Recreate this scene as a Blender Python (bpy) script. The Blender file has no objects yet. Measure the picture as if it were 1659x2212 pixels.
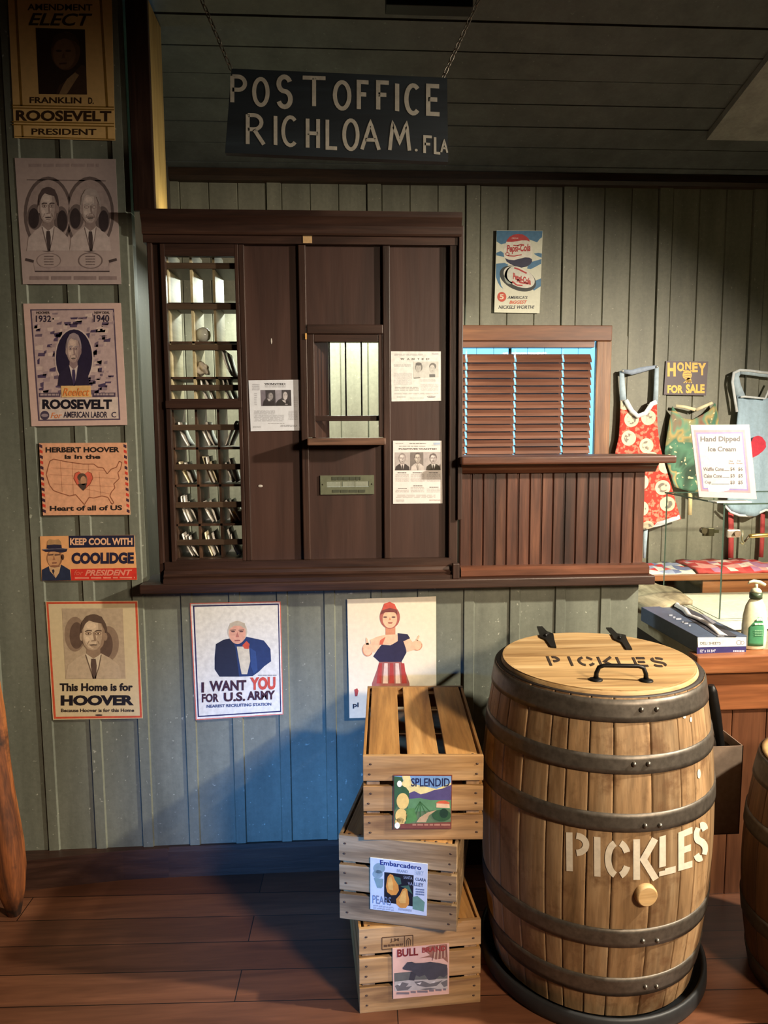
import bpy, bmesh, math, random
from mathutils import Vector, Matrix
random.seed(7)
SC = bpy.context.scene
COL = SC.collection

# ------------------------------------------------------------------ camera
F, CX, CY = 1600.0, 829.5, 1106.0
_y, _p, _r = [math.radians(a) for a in (3.4, 6.4, 0.35)]
FWD = Vector((math.sin(_y)*math.cos(_p), math.cos(_y)*math.cos(_p), -math.sin(_p)))
R0 = Vector((math.cos(_y), -math.sin(_y), 0)); U0 = R0.cross(FWD)
RT = R0*math.cos(_r) - U0*math.sin(_r)
UP = U0*math.cos(_r) + R0*math.sin(_r)
CAM = Vector((0, -2.6, 1.62))
cd = bpy.data.cameras.new('camera'); cam = bpy.data.objects.new('camera', cd); COL.objects.link(cam)
M = Matrix.Identity(4)
for i in range(3):
    M[i][0] = RT[i]; M[i][1] = UP[i]; M[i][2] = -FWD[i]; M[i][3] = CAM[i]
cam.matrix_world = M
cd.sensor_fit = 'VERTICAL'; cd.sensor_height = 36; cd.lens = 36*F/2212; cd.clip_start = .05
SC.camera = cam

# ------------------------------------------------------------------ light, exposure
SC.view_settings.view_transform = 'Standard'; SC.view_settings.look = 'None'
SC.view_settings.exposure = 0.0; SC.view_settings.gamma = 1.0
W = bpy.data.worlds.new('daylight'); SC.world = W; W.use_nodes = True
W.node_tree.nodes['Background'].inputs[0].default_value = (.20, .62, 1.0, 1)
W.node_tree.nodes['Background'].inputs[1].default_value = 2.4

def area(name, loc, target, size, power, color, size_y=None, spread=180, shape=None):
    l = bpy.data.lights.new(name, 'AREA'); l.energy = power; l.color = color; l.size = size
    l.shape = shape or ('RECTANGLE' if size_y else 'DISK')
    if size_y: l.size_y = size_y
    l.spread = math.radians(spread)
    o = bpy.data.objects.new(name, l); COL.objects.link(o); o.location = loc
    o.rotation_euler = (Vector(target)-Vector(loc)).to_track_quat('-Z', 'Y').to_euler()
    return o
def spot(name, loc, target, power, color, angle, blend, radius):
    l = bpy.data.lights.new(name, 'SPOT'); l.energy = power; l.color = color; l.spot_size = math.radians(angle); l.spot_blend = blend; l.shadow_soft_size = radius
    o = bpy.data.objects.new(name, l); COL.objects.link(o); o.location = loc
    o.rotation_euler = (Vector(target)-Vector(loc)).to_track_quat('-Z', 'Y').to_euler()
    return o
spot('shop_lamp', (2.55, -1.27, 2.40), (.85, .05, .76), 640, (1.0, .89, .72), 100, .8, .05)
area('front_door_daylight', (-1.5, -4.4, .95), (-.10, 0, .27), .35, 4.2, (.12, .38, 1.0), size_y=.35, spread=20)
area('office_lamp', (-.08, .80, 2.24), (-.08, .62, 0), .8, 28, (.92, 1.0, .86), size_y=.10)
area('stud_fill_light', (-.50, .09, 2.32), (-.60, .09, 2.50), .06, .34, (1.0, .88, .50))  # added light: stands in for office glow leaking up onto the pine stud
area('room_lamp', (2.0, -3.2, 2.35), (.15, -.4, .45), .5, 23, (1.0, .79, .57), spread=72)

# ------------------------------------------------------------------ pixel measurement -> place
def ray(px, py): return RT*((px-CX)/F) - UP*((py-CY)/F) + FWD
def at_y(px, py, Y):
    d = ray(px, py); return CAM + d*((Y-CAM.y)/d.y)
def at_z(px, py, Z):
    d = ray(px, py); return CAM + d*((Z-CAM.z)/d.z)
def at_plane(px, py, P, n):
    d = ray(px, py); return CAM + d*((P-CAM).dot(n)/d.dot(n))

# ------------------------------------------------------------------ colours and materials
def lin(c):
    out = []
    for v in c:
        v /= 255.0
        out.append(v/12.92 if v <= .04045 else ((v+.055)/1.055)**2.4)
    return (*out, 1)
MATS = {}
def base(name, rough=.6, metal=0, spec=.5):
    m = bpy.data.materials.new(name); m.use_nodes = True
    nt = m.node_tree; b = nt.nodes['Principled BSDF']
    b.inputs['Roughness'].default_value = rough; b.inputs['Metallic'].default_value = metal
    b.inputs['Specular IOR Level'].default_value = spec
    return m, nt, b
def N(nt, t, **kw):
    n = nt.nodes.new(t)
    for k, v in kw.items():
        if k.startswith('i_'): n.inputs[k[2:].replace('_', ' ')].default_value = v
        else: setattr(n, k, v)
    return n
def mixc(nt, fac, a, b, mode='MIX'):
    n = nt.nodes.new('ShaderNodeMix'); n.data_type = 'RGBA'; n.blend_type = mode
    for sock, v in ((0, fac), (6, a), (7, b)):
        if isinstance(v, (float, int)): n.inputs[sock].default_value = v
        elif isinstance(v, tuple): n.inputs[sock].default_value = v
        else: nt.links.new(v, n.inputs[sock])
    return n.outputs[2]
def ramp(nt, src, stops):
    r = nt.nodes.new('ShaderNodeValToRGB'); nt.links.new(src, r.inputs[0]); e = r.color_ramp.elements
    e[0].position, e[0].color = stops[0]; e[1].position, e[1].color = stops[-1]
    for p, c in stops[1:-1]:
        x = e.new(p); x.color = c
    return r.outputs[0]
def coords(nt, scale, island=0.0, rot=(0, 0, 0)):
    tc = nt.nodes.new('ShaderNodeTexCoord'); mp = nt.nodes.new('ShaderNodeMapping')
    mp.inputs['Scale'].default_value = scale; mp.inputs['Rotation'].default_value = rot
    nt.links.new(tc.outputs['Object'], mp.inputs[0])
    if island:
        g = nt.nodes.new('ShaderNodeNewGeometry'); mu = N(nt, 'ShaderNodeMath', operation='MULTIPLY'); mu.inputs[1].default_value = island
        nt.links.new(g.outputs['Random Per Island'], mu.inputs[0]); nt.links.new(mu.outputs[0], mp.inputs['Location'])
    return mp.outputs[0]
def noise(nt, vec, scale, detail=4, rough=.55, dist=0):
    n = N(nt, 'ShaderNodeTexNoise'); n.inputs['Scale'].default_value = scale; n.inputs['Detail'].default_value = detail
    n.inputs['Roughness'].default_value = rough; n.inputs['Distortion'].default_value = dist
    nt.links.new(vec, n.inputs['Vector']); return n.outputs['Fac']
def bump(nt, b, h, strength=.3, dist=.004):
    n = N(nt, 'ShaderNodeBump'); n.inputs['Strength'].default_value = strength; n.inputs['Distance'].default_value = dist
    nt.links.new(h, n.inputs['Height']); nt.links.new(n.outputs[0], b.inputs['Normal'])

def plain(c, rough=.55, metal=0, vary=.12, key=None):
    k = key or ('plain', c, rough, metal)
    if k in MATS: return MATS[k]
    m, nt, b = base('colour_%d_%d_%d' % c, rough, metal)
    f = noise(nt, coords(nt, (1, 1, 1)), 60, 3)
    lo = tuple(x*(1-vary) for x in lin(c)[:3])+(1,); hi = tuple(min(1, x*(1+vary)) for x in lin(c)[:3])+(1,)
    nt.links.new(ramp(nt, f, [(.3, lo), (.7, hi)]), b.inputs['Base Color'])
    MATS[k] = m; return m
def wood(name, dark, mid, light, axis='z', scale=7.0, rough=.5, isl=.35, stain=None, grain=.5):
    if name in MATS: return MATS[name]
    m, nt, b = base(name, rough)
    s = {'x': (.08, 1, 1), 'y': (1, .08, 1), 'z': (1, 1, .08)}[axis]
    v = coords(nt, s, 9.0)
    f1 = noise(nt, v, scale*2.2, 5, .6, 1.1); f2 = noise(nt, v, scale*14, 3, .6)
    c1 = ramp(nt, f1, [(.28, lin(dark)), (.5, lin(mid)), (.72, lin(light))])
    c2 = ramp(nt, f2, [(.3, (1-grain,)*3+(1,)), (.65, (1, 1, 1, 1))])
    c = mixc(nt, 1.0, c1, c2, 'MULTIPLY')
    g = nt.nodes.new('ShaderNodeNewGeometry')
    hv = ramp(nt, g.outputs['Random Per Island'], [(0, (1-isl,)*3+(1,)), (1, (1, 1, 1, 1))])
    c = mixc(nt, 1.0, c, hv, 'MULTIPLY')
    if stain:
        f3 = noise(nt, coords(nt, (1, 1, 1)), 9, 5, .65)
        fac = ramp(nt, f3, [(.52, (0, 0, 0, 1)), (.7, (1, 1, 1, 1))])
        c = mixc(nt, fac, c, lin(stain))
    nt.links.new(c, b.inputs['Base Color']); bump(nt, b, f2, .25, .002)
    MATS[name] = m; return m

def wall_mat(name, c, fleck, rough=.55):
    m, nt, b = base(name, rough)
    v = coords(nt, (1, 1, 1)); vs = coords(nt, (1, 1, .12))
    f1 = noise(nt, vs, 9, 5, .6); f2 = noise(nt, v, 55, 4, .7); f3 = noise(nt, v, 2.2, 3)
    lo = tuple(x*.72 for x in lin(c)[:3])+(1,); hi = tuple(x*1.22 for x in lin(c)[:3])+(1,)
    col = ramp(nt, f1, [(.3, lo), (.7, hi)])
    col = mixc(nt, .5, col, ramp(nt, f2, [(.3, (.7, .7, .7, 1)), (.7, (1.15, 1.15, 1.15, 1))]), 'MULTIPLY')
    col = mixc(nt, .35, col, ramp(nt, f3, [(.35, (.75, .78, .72, 1)), (.65, (1.1, 1.08, 1.05, 1))]), 'MULTIPLY')
    fl = ramp(nt, noise(nt, v, 70, 2, .5), [(.70, (0, 0, 0, 1)), (.76, (.6, .6, .6, 1))])
    col = mixc(nt, fl, col, lin(fleck))
    nt.links.new(col, b.inputs['Base Color']); bump(nt, b, f2, .15, .002)
    return m
WALLM = wall_mat('grey_green_boards', (112, 116, 104), (190, 192, 176))
BACKM = wall_mat('weathered_boards', (124, 122, 106), (182, 178, 158))
DARKW = wood('dark_stained_wood', (38, 24, 18), (58, 38, 30), (74, 51, 41), 'z', rough=.42, isl=.12, grain=.25)
DARKX = wood('dark_stained_wood_across', (38, 24, 18), (58, 38, 30), (78, 54, 43), 'x', rough=.42, isl=.1, grain=.25)
REDZ = wood('red_brown_beadboard', (54, 30, 22), (90, 54, 40), (126, 82, 60), 'z', 6, .45, .5, grain=.4)
REDX = wood('red_brown_rail', (66, 36, 24), (98, 58, 40), (124, 78, 56), 'x', 6, .4, .15, grain=.3)
TRIMX = wood('brown_window_trim', (84, 48, 28), (124, 76, 46), (150, 98, 62), 'x', 6, .5, .1, grain=.3)
TRIMZ = wood('oak_window_trim', (92, 56, 30), (138, 92, 56), (176, 126, 84), 'z', 7, .5, .1, grain=.35)
PINEX = wood('pine_crate_slats', (118, 82, 48), (178, 136, 84), (208, 168, 116), 'x', 6, .7, .3, grain=.35)
PINEY = wood('pine_crate_slats_lengthwise', (132, 88, 42), (188, 138, 76), (208, 162, 100), 'y', 6, .7, .2, grain=.3)
PINEZ = wood('pine_crate_posts', (110, 80, 50), (165, 128, 86), (196, 160, 114), 'z', 6, .7, .2, grain=.3)
GREYX = wood('greyed_crate_slats', (100, 78, 52), (160, 132, 94), (200, 174, 134), 'x', 6, .75, .3, grain=.4)
OAK = wood('barrel_oak', (120, 92, 60), (172, 138, 98), (198, 168, 128), 'z', 6, .55, .45, stain=(92, 62, 36), grain=.35)
LID = wood('barrel_lid_oak', (150, 114, 68), (196, 160, 108), (220, 192, 144), 'x', 5, .6, .22, grain=.25)
COUNT = wood('counter_wood', (104, 58, 32), (154, 94, 56), (188, 124, 78), 'x', 4, .4, .15, grain=.3)
COUNTZ = wood('counter_panel_wood', (66, 36, 22), (104, 62, 38), (132, 84, 54), 'z', 4, .45, .3, grain=.3)
WEATH = wood('weathered_plank', (110, 98, 74), (164, 150, 118), (204, 190, 156), 'y', 5, .7, .1, stain=(96, 84, 62), grain=.3)
LOGM = wood('rough_peeled_log', (66, 34, 16), (150, 84, 38), (196, 122, 62), 'z', 8, .65, .1, stain=(44, 27, 16), grain=.55)
YPINE = wood('yellow_pine_stud', (132, 108, 62), (164, 138, 84), (188, 162, 106), 'z', 7, .6, .05, grain=.2)
BLACKM = plain((26, 25, 24), .45, .6)
HOOP = plain((92, 86, 78), .46, .6, .25, key='hoop')
STEEL = plain((158, 138, 120), .38, .45)
def glass_mat():
    m = bpy.data.materials.new('clear_glass'); m.use_nodes = True; nt = m.node_tree
    for n in list(nt.nodes):
        if n.type == 'BSDF_PRINCIPLED': nt.nodes.remove(n)
    out = [n for n in nt.nodes if n.type == 'OUTPUT_MATERIAL'][0]
    t = N(nt, 'ShaderNodeBsdfTransparent'); t.inputs[0].default_value = (.97, .99, .975, 1)
    g = N(nt, 'ShaderNodeBsdfGlossy'); g.inputs['Roughness'].default_value = .03
    lw = N(nt, 'ShaderNodeLayerWeight'); lw.inputs[0].default_value = .25
    sc = N(nt, 'ShaderNodeMath', operation='MULTIPLY_ADD'); sc.inputs[1].default_value = .16; sc.inputs[2].default_value = .015; nt.links.new(lw.outputs['Facing'], sc.inputs[0])
    ms = N(nt, 'ShaderNodeMixShader'); nt.links.new(sc.outputs[0], ms.inputs[0])
    nt.links.new(t.outputs[0], ms.inputs[1]); nt.links.new(g.outputs[0], ms.inputs[2]); nt.links.new(ms.outputs[0], out.inputs[0])
    return m
GLASS = glass_mat(); GEDGE = plain((62, 78, 68), .2)
def floor_mat():
    m, nt, b = base('red_brown_plank_floor', .34)
    v = coords(nt, (1, 1, 1), 0, (0, 0, math.radians(2)))
    br = N(nt, 'ShaderNodeTexBrick'); nt.links.new(v, br.inputs['Vector'])
    br.inputs['Scale'].default_value = 1; br.inputs['Brick Width'].default_value = 1.25; br.inputs['Row Height'].default_value = .125
    br.inputs['Mortar Size'].default_value = .0016; br.offset = .37
    br.inputs['Color1'].default_value = lin((124, 82, 58)); br.inputs['Color2'].default_value = lin((94, 60, 42)); br.inputs['Mortar'].default_value = lin((24, 14, 10))
    vs = coords(nt, (.09, 1, 1), 0, (0, 0, math.radians(2)))
    f1 = noise(nt, vs, 20, 5, .6, 1.0); f2 = noise(nt, vs, 90, 3)
    c = mixc(nt, .85, br.outputs['Color'], ramp(nt, f1, [(.3, (.55, .5, .48, 1)), (.7, (1.2, 1.15, 1.1, 1))]), 'MULTIPLY')
    c = mixc(nt, .5, c, ramp(nt, f2, [(.3, (.7, .7, .7, 1)), (.7, (1.1, 1.1, 1.1, 1))]), 'MULTIPLY')
    nt.links.new(c, b.inputs['Base Color']); bump(nt, b, br.outputs['Fac'], -.4, .002)
    return m

# ------------------------------------------------------------------ mesh builder
class MB:
    def __init__(s): s.v, s.f, s.mi, s.mats, s.smooth = [], [], [], [], []
    def m(s, mat):
        if mat not in s.mats: s.mats.append(mat)
        return s.mats.index(mat)
    def add(s, vs, fs, mat, smooth=False):
        o = len(s.v); s.v += [Vector(x) for x in vs]; k = s.m(mat)
        for f in fs: s.f.append([o+i for i in f]); s.mi.append(k); s.smooth.append(smooth)
        return s
    def box(s, a, b, mat, bev=0.0, T=None):
        x0, y0, z0 = [min(p, q) for p, q in zip(a, b)]; x1, y1, z1 = [max(p, q) for p, q in zip(a, b)]
        e = min(bev, .49*min(x1-x0, y1-y0, z1-z0))
        if e <= 0:
            vs = [(x, y, z) for x in (x0, x1) for y in (y0, y1) for z in (z0, z1)]
            fs = [(0, 1, 3, 2), (4, 6, 7, 5), (0, 4, 5, 1), (2, 3, 7, 6), (0, 2, 6, 4), (1, 5, 7, 3)]
        else:
            bm = bmesh.new(); bmesh.ops.create_cube(bm, size=1)
            for v in bm.verts: v.co = Vector(((x0+x1)/2+v.co.x*(x1-x0), (y0+y1)/2+v.co.y*(y1-y0), (z0+z1)/2+v.co.z*(z1-z0)))
            bmesh.ops.bevel(bm, geom=list(bm.edges), offset=e, segments=2, affect='EDGES', profile=.6)
            bm.verts.index_update(); vs = [v.co.copy() for v in bm.verts]; fs = [[v.index for v in f.verts] for f in bm.faces]; bm.free()
        if T: vs = [T @ Vector(v) for v in vs]
        return s.add(vs, fs, mat)
    def prism(s, poly, a, b, axis, mat, T=None, smooth=False):
        """extrude a 2-D polygon from a to b along axis"""
        n = len(poly)
        def P(u, w, t): return {'x': (t, u, w), 'y': (u, t, w), 'z': (u, w, t)}[axis]
        vs = [P(u, w, a) for u, w in poly]+[P(u, w, b) for u, w in poly]
        if T: vs = [T @ Vector(v) for v in vs]
        s.add(vs, [list(range(n))[::-1], list(range(n, 2*n))], mat)
        s.add(vs, [(i, (i+1) % n, n+(i+1) % n, n+i) for i in range(n)], mat, smooth)
        return s
    def tube(s, pts, r, mat, n=8, cap=True):
        pts = [Vector(p) for p in pts]; rs = r if isinstance(r, (list, tuple)) else [r]*len(pts)
        vs, fs = [], []; prev = None
        for i, p in enumerate(pts):
            d = (pts[min(i+1, len(pts)-1)]-pts[max(i-1, 0)]).normalized()
            if prev is None: a = d.orthogonal().normalized()
            else: a = (prev-d*prev.dot(d)).normalized()
            prev = a; c = d.cross(a)
            for k in range(n):
                t = 2*math.pi*k/n; vs.append(p+(a*math.cos(t)+c*math.sin(t))*rs[i])
        for i in range(len(pts)-1):
            for k in range(n): fs.append((i*n+k, i*n+(k+1) % n, (i+1)*n+(k+1) % n, (i+1)*n+k))
        s.add(vs, fs, mat, True)
        if cap: s.add(vs[:n], [list(range(n))[::-1]], mat); s.add(vs[-n:], [list(range(n))], mat)
        return s
    def lathe(s, prof, c, mat, n=48, T=None, smooth=True, cap=True):
        vs, fs = [], []
        for r, z in prof:
            for k in range(n):
                t = 2*math.pi*k/n; v = Vector((c[0]+r*math.cos(t), c[1]+r*math.sin(t), c[2]+z)); vs.append(T @ v if T else v)
        for i in range(len(prof)-1):
            for k in range(n): fs.append((i*n+k, i*n+(k+1) % n, (i+1)*n+(k+1) % n, (i+1)*n+k))
        s.add(vs, fs, mat, smooth)
        if cap:
            if prof[0][0] > 1e-5: s.add(vs[:n], [list(range(n))[::-1]], mat)
            if prof[-1][0] > 1e-5: s.add(vs[-n:], [list(range(n))], mat)
        return s
    def ball(s, c, r, mat, n=16, T=None):
        rx, ry, rz = r if isinstance(r, (tuple, list)) else (r, r, r)
        m_ = n//2; vs = []
        for i in range(m_+1):
            th = math.pi*i/m_
            for k in range(n):
                ph = 2*math.pi*k/n; v = Vector((c[0]+rx*math.sin(th)*math.cos(ph), c[1]+ry*math.sin(th)*math.sin(ph), c[2]-rz*math.cos(th)))
                vs.append(T @ v if T else v)
        return s.add(vs, [(i*n+k, i*n+(k+1) % n, (i+1)*n+(k+1) % n, (i+1)*n+k) for i in range(m_) for k in range(n)], mat, True)
    def sheet(s, grid, th, mat, nrm=None):
        """rows of points -> sheet with thickness th along +normal given"""
        nr, nc = len(grid), len(grid[0]); nrm = Vector(nrm or (0, 1, 0))
        a = [Vector(p) for r in grid for p in r]; b = [p+nrm*th for p in a]; o = nr*nc
        fs = []
        for i in range(nr-1):
            for j in range(nc-1):
                q = (i*nc+j, i*nc+j+1, (i+1)*nc+j+1, (i+1)*nc+j); fs.append(q); fs.append(tuple(o+x for x in q[::-1]))
        rim = [j for j in range(nc)]+[i*nc+nc-1 for i in range(1, nr)]+[(nr-1)*nc+j for j in range(nc-2, -1, -1)]+[i*nc for i in range(nr-2, 0, -1)]
        for i, p in enumerate(rim):
            q = rim[(i+1) % len(rim)]; fs.append((q, p, o+p, o+q))
        return s.add(a+b, fs, mat, True)

def world_of(o):
    m = Matrix.Translation(o.location) @ o.rotation_euler.to_matrix().to_4x4()
    return world_of(o.parent) @ m if o.parent else m
def tag(o, label=None, cat=None, group=None, kind=None):
    if label: o['label'] = label
    if cat: o['category'] = cat
    if group: o['group'] = group
    if kind: o['kind'] = kind
    return o
def obj(name, mb, parent=None, flip=True):
    me = bpy.data.meshes.new(name)
    if parent is not None: T = world_of(parent).inverted(); loc = Vector((0, 0, 0))
    else:
        xs = [v.x for v in mb.v]; ys = [v.y for v in mb.v]; zs = [v.z for v in mb.v]
        loc = Vector(((min(xs)+max(xs))/2, (min(ys)+max(ys))/2, min(zs))); T = Matrix.Translation(-loc)
    me.from_pydata([T @ v for v in mb.v], [], mb.f)
    for m in mb.mats: me.materials.append(m)
    for p, k, sm in zip(me.polygons, mb.mi, mb.smooth): p.material_index = k; p.use_smooth = sm
    bm = bmesh.new(); bm.from_mesh(me); bmesh.ops.remove_doubles(bm, verts=bm.verts, dist=1e-6)
    if flip: bmesh.ops.recalc_face_normals(bm, faces=bm.faces)
    bm.to_mesh(me); bm.free()
    o = bpy.data.objects.new(name, me); COL.objects.link(o); o.location = loc
    if parent is not None: o.parent = parent
    return o
def thing(name, label, cat, loc=(0, 0, 0), rz=0.0, group=None):
    o = bpy.data.objects.new(name, None); COL.objects.link(o); o.location = loc; o.rotation_euler = (0, 0, rz)
    return tag(o, label, cat, group)
def struct(name, mb): return tag(obj(name, mb), kind='structure')
def copy_tree(o, parent=None):
    c = o.copy(); COL.objects.link(c)
    if parent is not None: c.parent = parent
    for ch in list(o.children): copy_tree(ch, c)
    return c

# ------------------------------------------------------------------ lettering
TXT = {}
def text_shape(s, bold=0.0, shear=0.0):
    k = (s, bold, shear)
    if k in TXT: return TXT[k]
    cu = bpy.data.curves.new('lettering', 'FONT'); cu.body = s; cu.size = 1; cu.resolution_u = 3; cu.offset = bold; cu.shear = shear
    o = bpy.data.objects.new('lettering', cu); COL.objects.link(o)
    dg = bpy.context.evaluated_depsgraph_get(); dg.update()
    me = bpy.data.meshes.new_from_object(o.evaluated_get(dg))
    vs = [(v.co.x, v.co.y) for v in me.vertices]; fs = [list(p.vertices) for p in me.polygons]
    COL.objects.unlink(o); bpy.data.objects.remove(o); bpy.data.curves.remove(cu); bpy.data.meshes.remove(me)
    x0 = min(v[0] for v in vs); x1 = max(v[0] for v in vs); y0 = min(v[1] for v in vs); y1 = max(v[1] for v in vs)
    vs = [((x-x0)/(x1-x0+1e-9), (y-y0)/(y1-y0+1e-9)) for x, y in vs]
    TXT[k] = (vs, fs); return TXT[k]
def arc(cx, cy, rx, ry, a0, a1, n=12):
    return [(cx+rx*math.cos(math.radians(a0+(a1-a0)*i/n)), cy+ry*math.sin(math.radians(a0+(a1-a0)*i/n))) for i in range(n+1)]
STROKE = {   # one list of strokes per letter in a unit box
 'P': [[(.08, 0), (.08, 1)], [(.08, .98)]+arc(.45, .73, .45, .25, 90, -90)+[(.08, .48)]],
 'O': [arc(.5, .5, .45, .5, 0, 360, 26)],
 'S': [arc(.5, .76, .38, .24, 20, 270, 14)[:-1]+arc(.5, .26, .4, .26, 90, -160, 14)],
 'T': [[(0, 1), (1, 1)], [(.5, 1), (.5, 0)]],
 'F': [[(.1, 0), (.1, 1), (.95, 1)], [(.1, .55), (.75, .55)]],
 'I': [[(.5, 0), (.5, 1)]],
 'C': [arc(.55, .5, .47, .5, 50, 310, 18)],
 'E': [[(.95, 1), (.1, 1), (.1, 0), (.98, 0)], [(.1, .52), (.8, .52)]],
 'R': [[(.08, 0), (.08, 1)], [(.08, .98)]+arc(.4, .74, .42, .24, 90, -90)+[(.08, .5)], [(.42, .5), (.95, 0)]],
 'H': [[(.08, 0), (.08, 1)], [(.92, 0), (.92, 1)], [(.08, .5), (.92, .5)]],
 'L': [[(.1, 1), (.1, 0), (.95, 0)]],
 'A': [[(0, 0), (.5, 1), (1, 0)], [(.2, .36), (.8, .36)]],
 'M': [[(0, 0), (.15, 1), (.5, .3), (.85, 1), (1, 0)]],
 'K': [[(.08, 0), (.08, 1)], [(.95, 1), (.15, .45), (.95, 0)]],
 '.': [arc(.5, .06, .1, .06, 0, 360, 8)]}
STENCIL = {
 'P': [[(.14, 0), (.14, 1)], arc(.42, .70, .42, .22, 88, -88)],
 'I': [[(.5, 0), (.5, 1)]],
 'C': [arc(.52, .5, .40, .42, 108, 252, 14), arc(.52, .5, .40, .42, 75, 25, 6), arc(.52, .5, .40, .42, -25, -75, 6)],
 'K': [[(.14, 0), (.14, 1)], [(.9, 1), (.42, .5), (.92, 0)]],
 'L': [[(.2, .22), (.2, 1)], [(.2, .0), (.2, .12)], [(.34, .08), (.95, .08)]],
 'E': [[(.16, 0), (.16, 1)], [(.36, .92), (.9, .92)], [(.36, .5), (.8, .5)], [(.36, .08), (.9, .08)]],
 'S': [arc(.5, .73, .34, .2, 10, 100, 6), arc(.5, .73, .34, .2, 125, 250, 8)+[(.62, .47)]+arc(.5, .26, .36, .2, 60, -40, 8), arc(.5, .26, .36, .2, -70, -165, 6)]}
def ribbons(strokes, w, aspect, sub=1):
    """strokes in the unit box -> quads in the unit box, stroke width w of the height; aspect = box width/height"""
    out = []
    for st in strokes:
        p = [Vector((x*aspect, y)) for x, y in st]
        if sub > 1:
            q = []
            for a, b in zip(p, p[1:]):
                k = max(1, int((b-a).length/.12)); q += [a.lerp(b, i/k) for i in range(k)]
            p = q+[p[-1]]
        L, Rr = [], []
        for i, c in enumerate(p):
            d0 = (p[i]-p[i-1]).normalized() if i else None; d1 = (p[i+1]-p[i]).normalized() if i < len(p)-1 else None
            if (p[0]-p[-1]).length < 1e-4:
                if i == 0: d0 = (p[-1]-p[-2]).normalized()
                if i == len(p)-1: d1 = (p[1]-p[0]).normalized()
            d = ((d0 or d1)+(d1 or d0)).normalized(); nn = Vector((-d.y, d.x))
            cs = max(.5, nn.dot(Vector((-(d0 or d1).y, (d0 or d1).x))))
            L.append(c+nn*(w/2/cs)); Rr.append(c-nn*(w/2/cs))
        for i in range(len(p)-1): out.append([(q.x/aspect, q.y) for q in (L[i], L[i+1], Rr[i+1], Rr[i])])
    return out

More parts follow.
